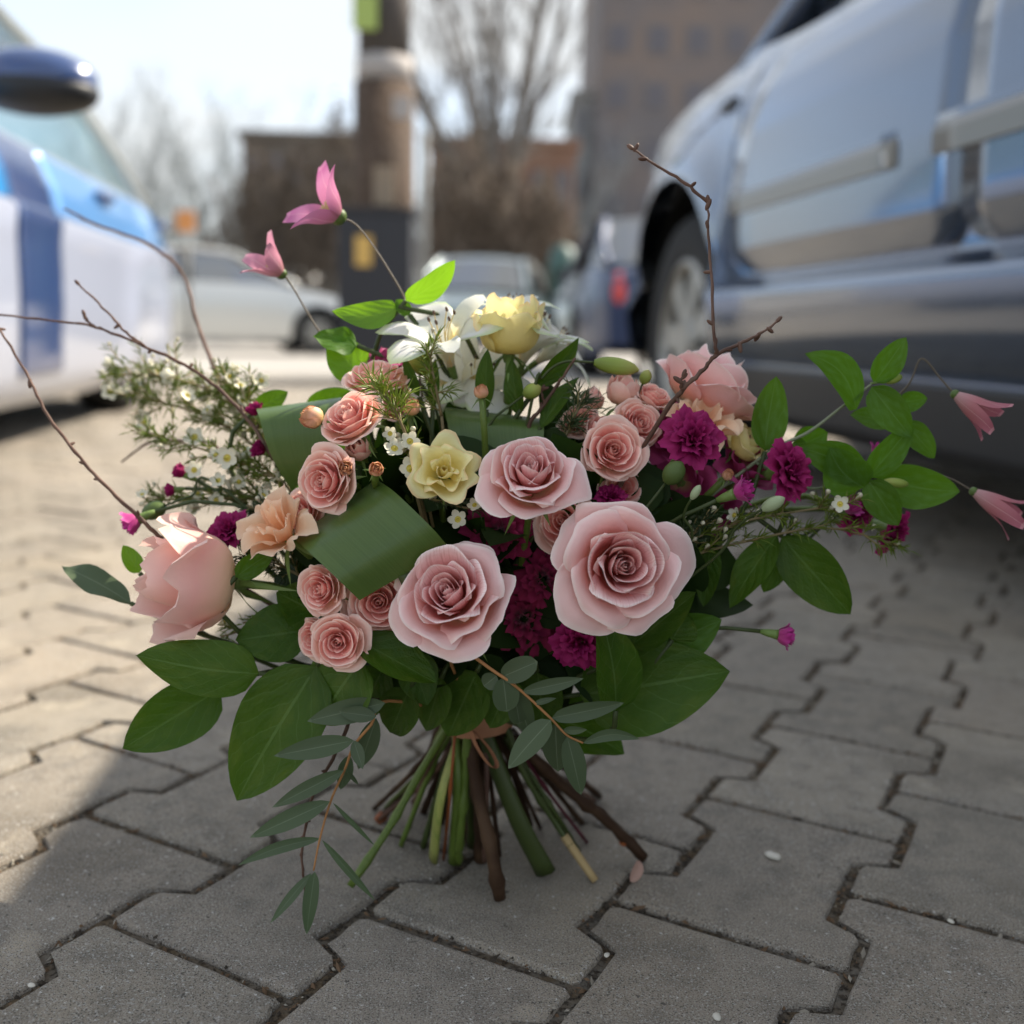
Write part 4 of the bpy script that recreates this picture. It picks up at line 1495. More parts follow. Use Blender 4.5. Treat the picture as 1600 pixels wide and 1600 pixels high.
for lab, t, x, y, Y, r, ax in (
        ('bright magenta half open carnation with a thick green tube, pointing right', 'half', 1160, 767, .635, 28, (.82, .42, .35)),
        ('small bright magenta carnation bud on a long stalk low at the right', 'half', 1226, 994, .66, 25, (.96, -.12, .2)),
        ('magenta carnation bud hanging left beside the lower left twig', 'half', 207, 816, .70, 25, (-.85, -.42, .2)),
        ('magenta carnation bud in the white wax flowers at the left', 'half_dark', 281, 737, .73, 19, (-.8, .45, .2)),
        ('small dark carnation bud below the wax flowers at the left', 'half_dark', 266, 766, .73, 15, (-.9, -.1, .2)),
        ('small magenta bud above the left strap leaf loop', 'half_dark', 398, 640, .735, 19, (-.4, .8, .2)),
        ('small magenta bud at the left edge of the left strap leaf loop', 'half_dark', 405, 702, .72, 19, (-.6, .4, .5)),
        ('small magenta bud standing behind the round leaves at the right', 'half', 1373, 706, .71, 21, (.4, .85, .1)),
        ('bright magenta bud beside the white wax bud at the lower right', 'half', 1330, 792, .69, 22, (.4, .5, .6))):
    flower('carnation_bud', lab, 'carnation', GH, t, x, y, Y, r, ax, calyx=TUBE, stem_m=m_stem_d, stem_r=.0013)


# white lilies (alstroemeria)
def alstro(label, px, py, Y, r_px, axis, spin, m1=m_white, m2=m_white_mark):
    ax = W(axis)
    s = r_px * Y / FPX
    loc = P(px, py, Y) - ax * (.75 * s)
    M = axis_matrix(loc, ax, spin, s)
    root = thing('white_lily', label, 'flower', 'white lilies at the top', M=M)
    for k in range(6):
        inner = k % 2
        a = 2 * math.pi * k / 6
        g = petal(a,   .72 if inner else 1.1, .16, .75, .92 if inner else .98, 1.12 if inner else 1.02, .75, .03, .0, .55 if inner else .32, .06 if inner else .12,
                  9, 10, k + px, 1.2, r0=.06, wb=.16)
        link('petal', mesh('petal', g[0], g[1], m2 if (inner and k != 3) else m1, g[2]), root)
    for k in range(6):
        a = 2 * math.pi * k / 6 + .4
        pts = [Vector((.03 * math.cos(a), .03 * math.sin(a), .2)), Vector((.10 * math.cos(a), .10 * math.sin(a), .7)), Vector((.24 * math.cos(a) + .1, .24 * math.sin(a), 1.12))]
        st = link('stamen', mesh('stamen', *tube(catmull(pts, 4), .014, .010, 5)[:2], m_stamen), root)
        g = ellipsoid(pts[-1], (.03, .03, .055), 7, 5)
        link('anther', mesh('anther', g[0], g[1], m_anther), st)
    g = lathe([(.015, -.25), (.075, -.2), (.085, .05), (.07, .16)], 9)
    link('ovary', mesh('ovary', g[0], g[1], m_calyx), root)
    part('stem', tube(stem_path(loc - ax * s * .2, ax), .0018, .002, 6), m_stem_g, root)
    return root


alstro('white lily with open throat and streaked inner petals, left of the yellow bloom', 690, 522, .715, 84, (-.22, .80, .42), .2)
alstro('white lily behind and right of the yellow bloom', 836, 518, .745, 80, (.35, .9, .05), 1.2)
alstro('white lily low between the open lily and the yellow bloom', 745, 590, .735, 74, (.15, .62, .75), .7)
alstro('white lily tucked in low, right under the yellowish bud', 700, 600, .74, 60, (-.3, .6, .7), 1.6)
alstro('white lily at the far right behind the dark pointed leaf', 872, 540, .765, 62, (.75, .6, .1), .4)
alstro('white lily just showing behind the top of the yellow bloom', 806, 480, .76, 46, (.0, .9, .2), 2.0)


def closed_bud(label, b, t, w, m, extra=None, name='green_bud'):
    A, B = P(*b), P(*t)
    root = thing(name, label, 'bud', A, 'closed green buds')
    ax = (B - A)
    L = ax.length
    M = axis_matrix(A, ax.normalized())
    wr_ = w * b[2] / FPX / 2
    for k in range(3):
        v, f, u = [], [], []
        for i in range(9):
            tt = i / 8
            r = wr_ * wprof(.04 + .95 * tt, 'blade')
            for j in range(6):
                a = 2.094 * k + (-1.25 + 2.5 * j / 5)
                rr = r * (1 + .10 * math.cos((j - 2.5) * .6) + .05)
                v.append(M @ Vector((rr * math.cos(a), rr * math.sin(a), L * tt)))
                u.append((j / 5, tt))
        for i in range(8):
            for j in range(5):
                f.append((i * 6 + j, i * 6 + j + 1, i * 6 + 7 + j, i * 6 + 6 + j))
        part('petal', (v, f, u), m, root)
    if extra:
        pts = catmull([A] + [P(*e) for e in extra] + [TIE], 6)
    else:
        pts = stem_path(A, ax.normalized())
    part('stem', tube(pts, .0008, .0012, 6), m_stem_d, root)
    return root


m_gbud = mat('green_bud_petal', (1, 1, 1), .45, .4, trans=.3, ramp=[(0, (.20, .27, .05)), (.5, (.34, .42, .08)), (1, (.50, .48, .14))], rand=.06)
m_gbud2 = mat('yellow_green_bud', (1, 1, 1), .45, .4, trans=.3, ramp=[(0, (.26, .32, .05)), (.5, (.48, .50, .10)), (1, (.58, .50, .18))], rand=.06)
closed_bud('long green lisianthus bud bending right above the pale spray rose', (928, 566, .69), (998, 578, .69), 24, m_gbud, [(880, 566, .69), (848, 590, .69), (828, 640, .69)])
closed_bud('yellowish lily bud standing left of the open white lily', (664, 586, .71), (646, 538, .71), 30, m_gbud2)
closed_bud('small green bud at the foot of the strap leaves under the yellow bloom', (818, 618, .69), (845, 604, .69), 22, m_gbud)
closed_bud('round green bud at the upper right of the pale spray rose', (1004, 600, .70), (1013, 578, .70), 16, m_gbud)
closed_bud('pale green carnation bud right of the bright half open carnation', (1190, 796, .64), (1226, 778, .64), 19, mat('pale_green_bud', (.30, .36, .20), .45, .4, rand=.05), [(1150, 825, .65), (1080, 900, .66)])
closed_bud('tiny green bud at the left of the bright half open carnation', (1080, 780, .635), (1094, 758, .635), 12, mat('pale_green_bud', (.30, .36, .20)), [(1068, 805, .64), (1050, 880, .65)])
closed_bud('green carnation bud between upper carnation and salmon trio', (1040, 755, .645), (1066, 722, .645), 30, m_calyx_d)
closed_bud('green bud hanging left of the lower left twig', (258, 790, .71), (222, 806, .71), 26, m_calyx_d, [(300, 775, .72), (360, 772, .72)])


# clematis bells
def bell(label, b, t, w, m, stem, sides=(0.0, .8), n=4, spread=.5):
    A, B = P(*b), P(*t)
    ax = (B - A).normalized()
    L = (B - A).length
    M = axis_matrix(A, ax, sides[0])
    root = thing('clematis_flower', label, 'flower', A, 'pink clematis bells')
    hw = w * b[2] / FPX / 2
    for k in range(n):
        v, f, u = [], [], []
        for i in range(12):
            tt = i / 11
            r = hw * (.25 + .62 * math.sin(min(1, tt * 1.5) * math.pi / 2) + spread * max(0, tt - .45) ** 2 * 3.4)
            da = .86 * (1 - max(0, tt - .25) ** 1.4 * 1.25)
            da = max(.04, da)
            for j in range(7):
                uu = -1 + j / 3
                a = 2 * math.pi * k / n + uu * da
                rr = r * (1 - .10 * (1 - uu * uu) * tt)
                zz = L * (tt - .10 * spread * max(0, tt - .7))
                v.append(M @ Vector((rr * math.cos(a), rr * math.sin(a), zz)))
                u.append(((uu + 1) / 2, tt))
        for i in range(11):
            for j in range(6):
                f.append((i * 7 + j, i * 7 + j + 1, i * 7 + 8 + j, i * 7 + 7 + j))
        part('petal', (v, f, u), m, root)
    part('receptacle', xf(ellipsoid((0, 0, 0), (hw * .34, hw * .34, hw * .3), 9, 6), M), m_calyx_d, root)
    gs = []
    for k in range(12):
        a = k * 2.4
        gs.append(tube([M @ Vector((math.cos(a) * hw * .08, math.sin(a) * hw * .08, 0)), M @ Vector((math.cos(a) * hw * .22, math.sin(a) * hw * .22, L * .5))], hw * .03, hw * .03, 4))
    part('stamens', join(gs), m_stamen, root, kind='stuff')
    part('stem', tube(catmull([A] + [P(*e) for e in stem], 6), .00055, .0008, 6), mat('thin_flower_stalk', (.10, .075, .05), .6), root)
    return root


bell('bright pink clematis bell, the higher of the two floating at the upper left', (529, 339, .75), (480, 302, .74), 80, m_clem, [(560, 355, .76), (606, 420, .755), (640, 490, .75), (660, 620, .73)], (.55,), 4, .9)
bell('paler pink clematis bell, the lower of the two at the upper left', (440, 428, .76), (398, 392, .75), 54, mat('pale_clematis_petal', (1, 1, 1), .5, .3, trans=.3, ramp=[(0, (.46, .22, .22)), (.4, (.62, .28, .36)), (1, (.70, .30, .42))], veins=((.80, .55, .58), .5, .01, .6)), [(455, 445, .765), (500, 520, .76), (560, 600, .74)], (.2,), 4, .7)
bell('dusky pink clematis bell in front of the dark car sill at the right edge', (1492, 616, .70), (1560, 662, .69), 46, m_clem_dusk, [(1470, 592, .705), (1440, 560, .71), (1420, 600, .71), (1380, 640, .71)], (.4,), 4, .75)
bell('dusky pink clematis bell lowest at the right edge', (1521, 768, .70), (1600, 815, .69), 46, m_clem_dusk, [(1490, 750, .705), (1450, 738, .71), (1400, 742, .71)], (.1,), 4, .75)


# ------------------------------------------------------------------ strap leaf loops
def strap(label, rows, m=m_aspi, end=None, stem_r=.004, stem_m=m_stem_d, flat=1.0):
    """rows: pairs of edge points (px, py, Y) down the strap"""
    Lp = catmull([P(*r[0]) for r in rows], 7)
    Rp = catmull([P(*r[1]) for r in rows], 7)
    V, F, U = [], [], []
    n, m_ = len(Lp), 13
    for i, (a, b) in enumerate(zip(Lp, Rp)):
        for j in range(m_):
            t = j / (m_ - 1)
            V.append(a.lerp(b, t))
            U.append((t, i / (n - 1)))
    for i in range(n - 1):
        for j in range(m_ - 1):
            q = i * m_ + j
            F.append((q, q + 1, q + m_ + 1, q + m_))
    mid = (Vector(V[-1]) + Vector(V[-m_])) / 2
    root = thing('strap_leaf', label, 'leaf', mid, 'broad strap leaves folded into loops')
    part('blade', (V, F, U), m, root)
    part('stem', tube(stem_path(mid, (mid - TIE).normalized(), end), stem_r * .6, stem_r, 8, flat=flat), stem_m, root)
    return root


strap('broad green leaf folded into a loop at the left of the bouquet', [((470, 790, .76), (590, 770, .76)), ((415, 680, .755), (545, 668, .75)), ((401, 640, .735), (536, 622, .73)),
      ((406, 655, .705), (530, 640, .70)), ((425, 715, .70), (520, 705, .695)), ((470, 790, .71), (540, 780, .70))],
      end=[(690, 1240, .695), (677, 1342, None)], stem_r=.0056, stem_m=m_stem_y, flat=.5)
strap('broad green leaf folded like a diamond in front, left of the lower big rose', [((560, 900, .70), (690, 840, .70)), ((476, 868, .695), (612, 778, .70)), ((459, 843, .667), (588, 750, .672)), ((464, 846, .640), (596, 754, .646)),
      ((482, 862, .619), (618, 770, .624)), ((512, 890, .607), (652, 802, .611)), ((535, 912, .604), (678, 828, .608)), ((562, 938, .609), (702, 856, .613))], end=[(805, 1270, .705), (852, 1362, None)], stem_r=.0088, stem_m=m_stem_d, flat=.6)
strap('broad green leaf folded into a loop behind the top big rose', [((740, 770, .75), (870, 760, .75)), ((700, 670, .745), (860, 680, .74)), ((695, 637, .725), (852, 655, .72)), ((697, 652, .695), (850, 668, .69)),
      ((712, 720, .685), (850, 730, .68)), ((735, 790, .69), (850, 790, .68))], end=[(716, 1230, .70), (709, 1346, None)], stem_r=.0044, stem_m=m_stem_g)
part_leafs = [((838, 606, .70), (905, 527, .70), 34, 'dark pointed lily leaf right of the yellow bloom'), ((760, 640, .70), (762, 545, .70), 30, 'upright lily leaf left under the yellow bloom'),
              ((812, 650, .70), (800, 560, .705), 30, 'upright lily leaf under the yellow bloom'), ((845, 668, .69), (905, 590, .70), 32, 'dark lily leaf above the top big rose'),
              ((676, 640, .70), (680, 560, .70), 18, 'narrow lily leaf beside the yellowish bud'), ((655, 620, .70), (630, 556, .70), 18, 'narrow lily leaf behind the yellowish bud')]
for b, t, w, lab in part_leafs:
    collar_leaf('lily_leaf', lab, b, t, w, m_leaf, 'lily leaves at the top', sh='lance', roll=rng.uniform(-.5, .5), bend=.06, cup=.3)

# ------------------------------------------------------------------ broad leaves of the collar
GCOL = 'broad glossy leaves round the rim'
COLLAR = [
    ((905, 1085, .665), (1141, 1049, .645), 152, 'largest glossy leaf, spread out at the lower right', dict(sh='wide', roll=.25, bend=.05, wave=.02)),
    ((962, 1110, .635), (937, 952, .62), 74, 'dark leaf standing on edge right of the lower magenta carnation', dict(sh='wide', roll=.5, bend=.08, cup=.5)),
    ((985, 1010, .65), (1088, 925, .64), 66, 'leaf under the right edge of the right big rose', dict(sh='ovate', roll=-.3)),
    ((1010, 1020, .66), (1128, 968, .66), 78, 'light green leaf behind the thin carnation stalk', dict(sh='wide', roll=.4)),
    ((850, 1110, .69), (975, 1178, .68), 92, 'dark leaf hanging under the largest glossy leaf', dict(sh='wide', roll=-.35, bend=.05)),
    ((405, 1052, .645), (212, 1024, .63), 96, 'broad glossy leaf pointing left under the blush bloom', dict(sh='wide', roll=.2, bend=.05, sideb=-.05)),
    ((345, 1075, .655), (191, 1170, .64), 98, 'broad glossy leaf, lowest at the far left', dict(sh='wide', roll=-.2, bend=.04)),
    ((495, 1040, .635), (370, 1251, .625), 142, 'large glossy leaf hanging down at the lower left', dict(sh='wide', roll=.15, bend=.05, wave=.02)),
    ((565, 1030, .63), (500, 1130, .63), 120, 'dark leaf under the lowest left spray roses', dict(sh='wide', roll=.4, bend=.05)),
    ((560, 1000, .62), (682, 1068, .61), 70, 'dark leaf with a pale edge under the lower big rose', dict(sh='ovate', roll=-.5, cup=.4)),
    ((480, 985, .66), (368, 1000, .65), 92, 'dull green leaf behind the lowest left spray roses', dict(sh='wide', roll=.3)),
    ((500, 960, .665), (432, 925, .66), 80, 'very dark leaf left of the small spray roses', dict(sh='wide', roll=.2)),
    ((205, 943, .68), (96, 884, .70), 40, 'narrow wavy grey green leaf sticking out far left', dict(sh='lance', roll=.5, wave=.12, bend=.06)),
    ((218, 895, .69), (192, 852, .69), 30, 'small sunlit leaf behind the blush bloom', dict(sh='ovate', roll=.2)),
    ((368, 902, .645), (428, 862, .645), 38, 'yellow green leaf at the neck of the blush bloom', dict(sh='ovate', roll=.2, bend=-.1)),
    ((1110, 850, .67), (1100, 948, .67), 44, 'dark leaf hanging right of the right big rose', dict(sh='wide', roll=.1)),
    ((1215, 835, .685), (1140, 950, .68), 56, 'pointed leaf hanging below the wax flowers at the right', dict(sh='lance', roll=.3, bend=.05)),
    ((1228, 850, .69), (1193, 926, .69), 44, 'short leaf between the two hanging leaves at the right', dict(sh='ovate', roll=-.3)),
    ((1222, 838, .685), (1329, 960, .675), 84, 'broad pointed leaf hanging lowest at the right', dict(sh='ovate', roll=.2, bend=.05)),
    ((640, 1075, .64), (610, 1145, .645), 74, 'dark leaf above the tie at the left', dict(sh='round', roll=.2)),
    ((745, 1050, .66), (700, 1150, .67), 90, 'very dark leaf right above the stems', dict(sh='wide', roll=.3)),
    ((400, 640, .75), (450, 612, .75), 34, 'dark leaf tip showing behind the left loop', dict(sh='wide', roll=.2)),
    ((480, 640, .75), (548, 610, .75), 40, 'dull leaf showing between the left loop and the spray roses', dict(sh='wide', roll=.2)),
    ((690, 1060, .655), (665, 1142, .66), 66, 'dark leaf low at the neck, left of the very dark one', dict(sh='wide', roll=.4)),
    ((800, 1060, .655), (765, 1138, .66), 62, 'dark leaf at the neck behind the right eucalyptus', dict(sh='wide', roll=-.3)),
    ((840, 1050, .665), (850, 1140, .67), 74, 'dark leaf behind the oval eucalyptus leaves', dict(sh='wide', roll=.3)),
    ((600, 1040, .66), (560, 1128, .665), 70, 'dark leaf over the left eucalyptus stem', dict(sh='wide', roll=.2)),
    ((640, 1020, .645), (668, 1102, .64), 64, 'deep green leaf under the lower left big rose', dict(sh='wide', roll=-.4)),
    ((865, 800, .66), (905, 762, .655), 40, 'small leaf between the two upper big roses', dict(sh='ovate', roll=.2)),
    ((1195, 705, .69), (1213, 588, .695), 52, 'upright pointed leaf behind the right carnation', dict(sh='ovate', roll=.5, bend=-.05)),
    ((1050, 1000, .65), (1075, 958, .65), 56, 'folded leaf at the lower right of the right big rose', dict(sh='ovate', roll=.5)),
]
for b, t, w, lab, k in COLLAR:
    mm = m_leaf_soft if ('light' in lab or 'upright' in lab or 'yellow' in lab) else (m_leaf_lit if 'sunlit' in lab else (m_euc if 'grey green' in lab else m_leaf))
    collar_leaf('broad_leaf', lab, b, t, w, mm, GCOL, **k)

GT = 'fresh green leaves at the top left'
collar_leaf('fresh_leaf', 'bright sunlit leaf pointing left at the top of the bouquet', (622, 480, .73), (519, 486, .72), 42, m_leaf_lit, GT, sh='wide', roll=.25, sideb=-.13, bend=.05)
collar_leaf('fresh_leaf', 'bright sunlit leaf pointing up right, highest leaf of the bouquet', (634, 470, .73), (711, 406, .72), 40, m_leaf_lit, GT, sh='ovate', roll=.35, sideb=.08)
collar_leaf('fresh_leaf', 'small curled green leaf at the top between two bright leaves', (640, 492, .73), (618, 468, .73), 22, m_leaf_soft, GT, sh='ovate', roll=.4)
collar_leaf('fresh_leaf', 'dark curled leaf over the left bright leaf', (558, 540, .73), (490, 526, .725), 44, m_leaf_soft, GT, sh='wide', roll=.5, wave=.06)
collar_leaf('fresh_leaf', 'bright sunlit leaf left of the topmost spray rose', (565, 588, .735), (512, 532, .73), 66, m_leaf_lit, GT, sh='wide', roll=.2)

# clematis vine on the right
vr = thing('clematis_vine', 'leafy green clematis vine reaching out to the right of the bouquet', 'vine', P(1180, 720, .69))
part('stem', tube(catmull([TIE, P(960, 900, .70), P(1180, 722, .69), P(1262, 676, .695), P(1310, 640, .70), P(1362, 600, .70)], 7), .0015, .0008, 7), mat('grey_green_vine', (.17, .19, .11), .6), vr)
part('stem', tube(catmull([P(1180, 722, .69), P(1260, 762, .695), P(1310, 755, .70), P(1356, 746, .70)], 7), .0011, .0008, 7), mat('grey_green_vine', (.17, .19, .11)), vr)
VINE = [((1338, 640, .70), (1258, 552, .69), 54, dict(sideb=.16, roll=.4)), ((1365, 598, .70), (1416, 527, .695), 42, dict(roll=.35)), ((1362, 604, .695), (1424, 684, .685), 54, dict(roll=.1)),
        ((1412, 660, .70), (1461, 716, .70), 40, dict(roll=-.3)), ((1402, 630, .71), (1449, 622, .71), 32, dict(roll=.2)), ((1392, 660, .715), (1328, 648, .715), 36, dict(roll=.3)),
        ((1240, 700, .71), (1294, 676, .71), 50, dict(roll=.2)), ((1352, 748, .695), (1246, 698, .69), 58, dict(roll=.2, sideb=.05)), ((1350, 762, .69), (1296, 700, .685), 74, dict(roll=.1, sideb=-.1)),
        ((1356, 746, .695), (1426, 662, .69), 46, dict(roll=.3)), ((1357, 750, .69), (1404, 821, .685), 54, dict(roll=.05)), ((1372, 745, .71), (1500, 768, .70), 68, dict(roll=.2, sideb=.04)),
        ((1240, 690, .70), (1262, 712, .69), 26, dict(roll=.1))]
for b, t, w, k in VINE:
    k.setdefault('sh', 'ovate')
    part('leaf', leaf_px(b, t, w, cup=.22, bend=.04, **k), m_leaf_soft, vr)
for b, t in (((1382, 596, .70), (1410, 588, .70)), ((1380, 752, .69), (1420, 757, .69))):
    A, B = P(*b), P(*t)
    g = xf(ellipsoid((0, 0, 0), (.0032, .0032, (B - A).length * .5), 8, 7), axis_matrix((A + B) / 2, (B - A).normalized()))
    part('bud', g, m_gbud, vr)
    part('bud_stalk', tube([A, P(b[0] - 22, b[1] + 3, b[2])], .0008, .0008, 5), m_calyx, vr)

# ------------------------------------------------------------------ eucalyptus
def euc(label, stem, leaves, end=None):
    pts = [P(*p) for p in stem]
    root = thing('eucalyptus_branch', label, 'branch', pts[0], 'eucalyptus branches')
    part('stem', tube(catmull([TIE] + pts, 6), .0012, .0006, 6), m_eucstem, root)
    for (b, t, w, *k) in leaves:
        kw = dict(sh='lance', roll=rng.uniform(-.3, .3), cup=.2, bend=.03, wave=.0)
        if k:
            kw.update(k[0])
        part('leaf', leaf_px(b, t, w, **kw), m_euc, root)
    return root


Y1, Y2 = .615, .60
euc('eucalyptus branch hanging down at the lower left nearly to the paving', [(607, 1095, .63), (580, 1132, Y1), (553, 1165, Y1), (539, 1202, Y1), (517, 1251, Y1), (500, 1310, .61), (490, 1360, .605)],
    [((602, 1098, Y1), (480, 1127, Y1), 40), ((588, 1120, .61), (530, 1112, .61), 26), ((588, 1122, .625), (560, 1202, .63), 36), ((553, 1157, .61), (428, 1181, .60), 36),
     ((553, 1157, .61), (567, 1202, .60), 22), ((546, 1180, .62), (532, 1234, .62), 26), ((538, 1203, .61), (425, 1262, .605), 27), ((516, 1252, .61), (390, 1309, .605), 33),
     ((501, 1310, .61), (372, 1352, .60), 20, dict(sideb=.05)), ((503, 1312, .61), (586, 1407, .615), 13), ((520, 1254, .61), (586, 1322, .62), 8), ((540, 1202, .61), (560, 1226, .62), 7),
     ((492, 1362, .605), (479, 1460, .60), 26, dict(sh='ovate')), ((487, 1364, .61), (422, 1443, .60), 17)])
euc('eucalyptus branch with oval leaves drooping in front of the stems at the right', [(700, 1010, .62), (778, 1053, Y2), (815, 1080, Y2), (860, 1122, Y2), (885, 1148, Y2), (911, 1161, Y2)],
    [((783, 1058, Y2), (840, 1034, .595), 40, dict(sh='round')), ((776, 1056, Y2), (756, 1072, Y2), 30, dict(sh='round')), ((786, 1058, Y2), (792, 1112, .60), 44, dict(sh='round')),
     ((800, 1068, .605), (812, 1132, .61), 34, dict(sh='obov')), ((806, 1074, .605), (828, 1150, .615), 36, dict(sh='ovate')), ((815, 1081, Y2), (912, 1060, .60), 24), ((833, 1100, Y2), (869, 1091, Y2), 10), ((862, 1122, Y2), (975, 1098, .60), 30, dict(sh='ovate')),
     ((861, 1125, .595), (794, 1201, .59), 42, dict(sh='ovate')), ((868, 1130, .605), (872, 1206, .61), 46, dict(sh='ovate')), ((880, 1141, Y2), (917, 1140, .595), 14), ((886, 1150, Y2), (908, 1242, .60), 38, dict(sh='ovate')),
     ((911, 1161, Y2), (1000, 1155, .60), 20, dict(sideb=-.12))])


# ------------------------------------------------------------------ twigs
def twig(label, paths, r0, r1, buds=True, m=m_twig, end=None, name='twig'):
    base = P(*paths[0][0])
    root = thing(name, label, 'twig', base, 'bare twigs in the bouquet')
    for k, path in enumerate(paths):
        pts = catmull([P(*p) for p in path], 6)
        n = len(pts)
        for i in range(1, n - 1):
            s = r0 * .9
            pts[i] = pts[i] + Vector((rng.uniform(-s, s), rng.uniform(-s, s), rng.uniform(-s, s))) * .35
        if k == 0:
            low = stem_path(pts[0], (pts[0] - TIE).normalized(), end)
            pts = low[::-1] + pts[1:]
            g = tube(pts, r0 * 1.3, r1, 8, .16)
        else:
            g = tube(pts, r0 * .75, r1 * .9, 8, .16)
        part('stem' if k == 0 else 'side_branch', g, m, root)
        if buds:
            pts = pts[len(pts) - n:]
            for i in range(2, n, 3):
                if rng.random() < .45:
                    continue
                d = (pts[min(i + 1, n - 1)] - pts[i - 1]).normalized()
                e = (d * .7 + Vector((rng.uniform(-1, 1), rng.uniform(-.4, .4), rng.uniform(-1, 1))).normalized()).normalized()
                q = pts[i] + e * r0 * 1.2
                s = r0 * rng.uniform(.9, 1.4)
                part('bud', xf(ellipsoid((0, 0, 0), (s * .75, s * .75, s * 1.8), 7, 6), axis_matrix(q, e)), m, root)
            q = pts[-1]
            part('bud', xf(ellipsoid((0, 0, 0), (r0 * .9, r0 * .9, r0 * 2.0), 7, 6), axis_matrix(q, (pts[-1] - pts[-3]).normalized())), m, root)
    return root


twig('bare brown twig rising left over the white wax flowers', [[(420, 705, .72), (394, 664, .74), (340, 606, .75), (288, 570, .755), (226, 541, .76), (150, 512, .765), (95, 502, .77), (-20, 490, .78)],
     [(226, 541, .76), (198, 520, .765), (160, 480, .77), (121, 442, .775)], [(150, 512, .765), (135, 500, .765), (131, 490, .765)]], .0015, .0007, end=[(670, 1215, .76), (592, 1281, None)])
twig('bare brown twig rising left behind the blush bloom', [[(262, 850, .70), (236, 826, .69), (172, 765, .69), (126, 716, .695), (75, 650, .71), (40, 582, .73), (-10, 500, .75)]], .0015, .0008,
     end=[(664, 1210, .74), (640, 1292, None)])
twig('forked reddish brown twig crossing the pale rose at the right', [[(1048, 630, .655), (1072, 603, .65), (1100, 577, .65), (1121, 553, .65), (1160, 535, .655), (1190, 520, .66), (1217, 499, .665)],
     [(1121, 553, .65), (1116, 530, .65), (1113, 450, .655), (1108, 380, .66), (1106, 312, .665)], [(1106, 316, .665), (1072, 287, .67), (1022, 256, .68), (985, 230, .69)], [(1066, 609, .65), (1064, 596, .648), (1069, 584, .648)]],
     .0016, .0007, end=[(760, 1250, .70), (757, 1345, None)])
twig('thin dark twig hanging beside the left eucalyptus', [[(560, 1090, .64), (545, 1130, .635), (520, 1185, .63), (490, 1240, .63), (478, 1290, .63), (472, 1340, .63), (477, 1396, .63)]], .0011, .0008)
twig('short dark twig in front of the bright gap right of the lilies', [[(828, 660, .69), (850, 632, .69), (872, 600, .69), (896, 564, .69)], [(852, 630, .69), (846, 615, .69), (848, 606, .69)]], .0013, .0008)
twig('thin blurred twig arching in front of the left car', [[(345, 600, .84), (310, 510, .90), (286, 430, .94), (236, 384, .96), (150, 350, .98), (100, 326, 1.0)]], .0016, .0011, False)
twig('small curved twig low in the wax flowers at the left', [[(330, 690, .80), (240, 690, .83), (190, 722, .85)]], .0012, .0008, False)


# ------------------------------------------------------------------ wax flowers
def blossom_meshes():
    gs = []
    for k in range(5):
        a = 2 * math.pi * k / 5
        v, f = [], []
        for i in range(5):
            t = i / 4
            for j in range(5):
                u = -1 + j / 2
                w_ = .40 * math.sin(math.pi * min(1, .15 + .80 * t)) ** .7
                r = .32 + .66 * t
                v.append(Vector((r * math.cos(a) - u * w_ * math.sin(a), r * math.sin(a) + u * w_ * math.cos(a), .16 + .24 * t * t + .10 * u * u * t)))
        for i in range(4):
            for j in range(4):
                q = i * 5 + j
                f.append((q, q + 1, q + 6, q + 5))
        gs.append((v, f, None))
    gs.append(lathe([(.05, -.7), (.28, -.3), (.42, .14), (.34, .20)], 9))
    g = join(gs)
    a = mesh('blossom', g[0], g[1], m_wax)
    g = lathe([(.34, .17), (.24, .12), (.13, .16), (.10, .32), (.001, .36)], 9)
    b = mesh('centre', g[0], g[1], m_waxc)
    g = join([lathe([(.02, -.9), (.24, -.4), (.46, .0), (.50, .2), (.34, .48), (.001, .58)], 9)])
    c = mesh('bud', g[0], g[1], m_waxbud)
    return a, b, c


BL, BLC, WB = blossom_meshes()


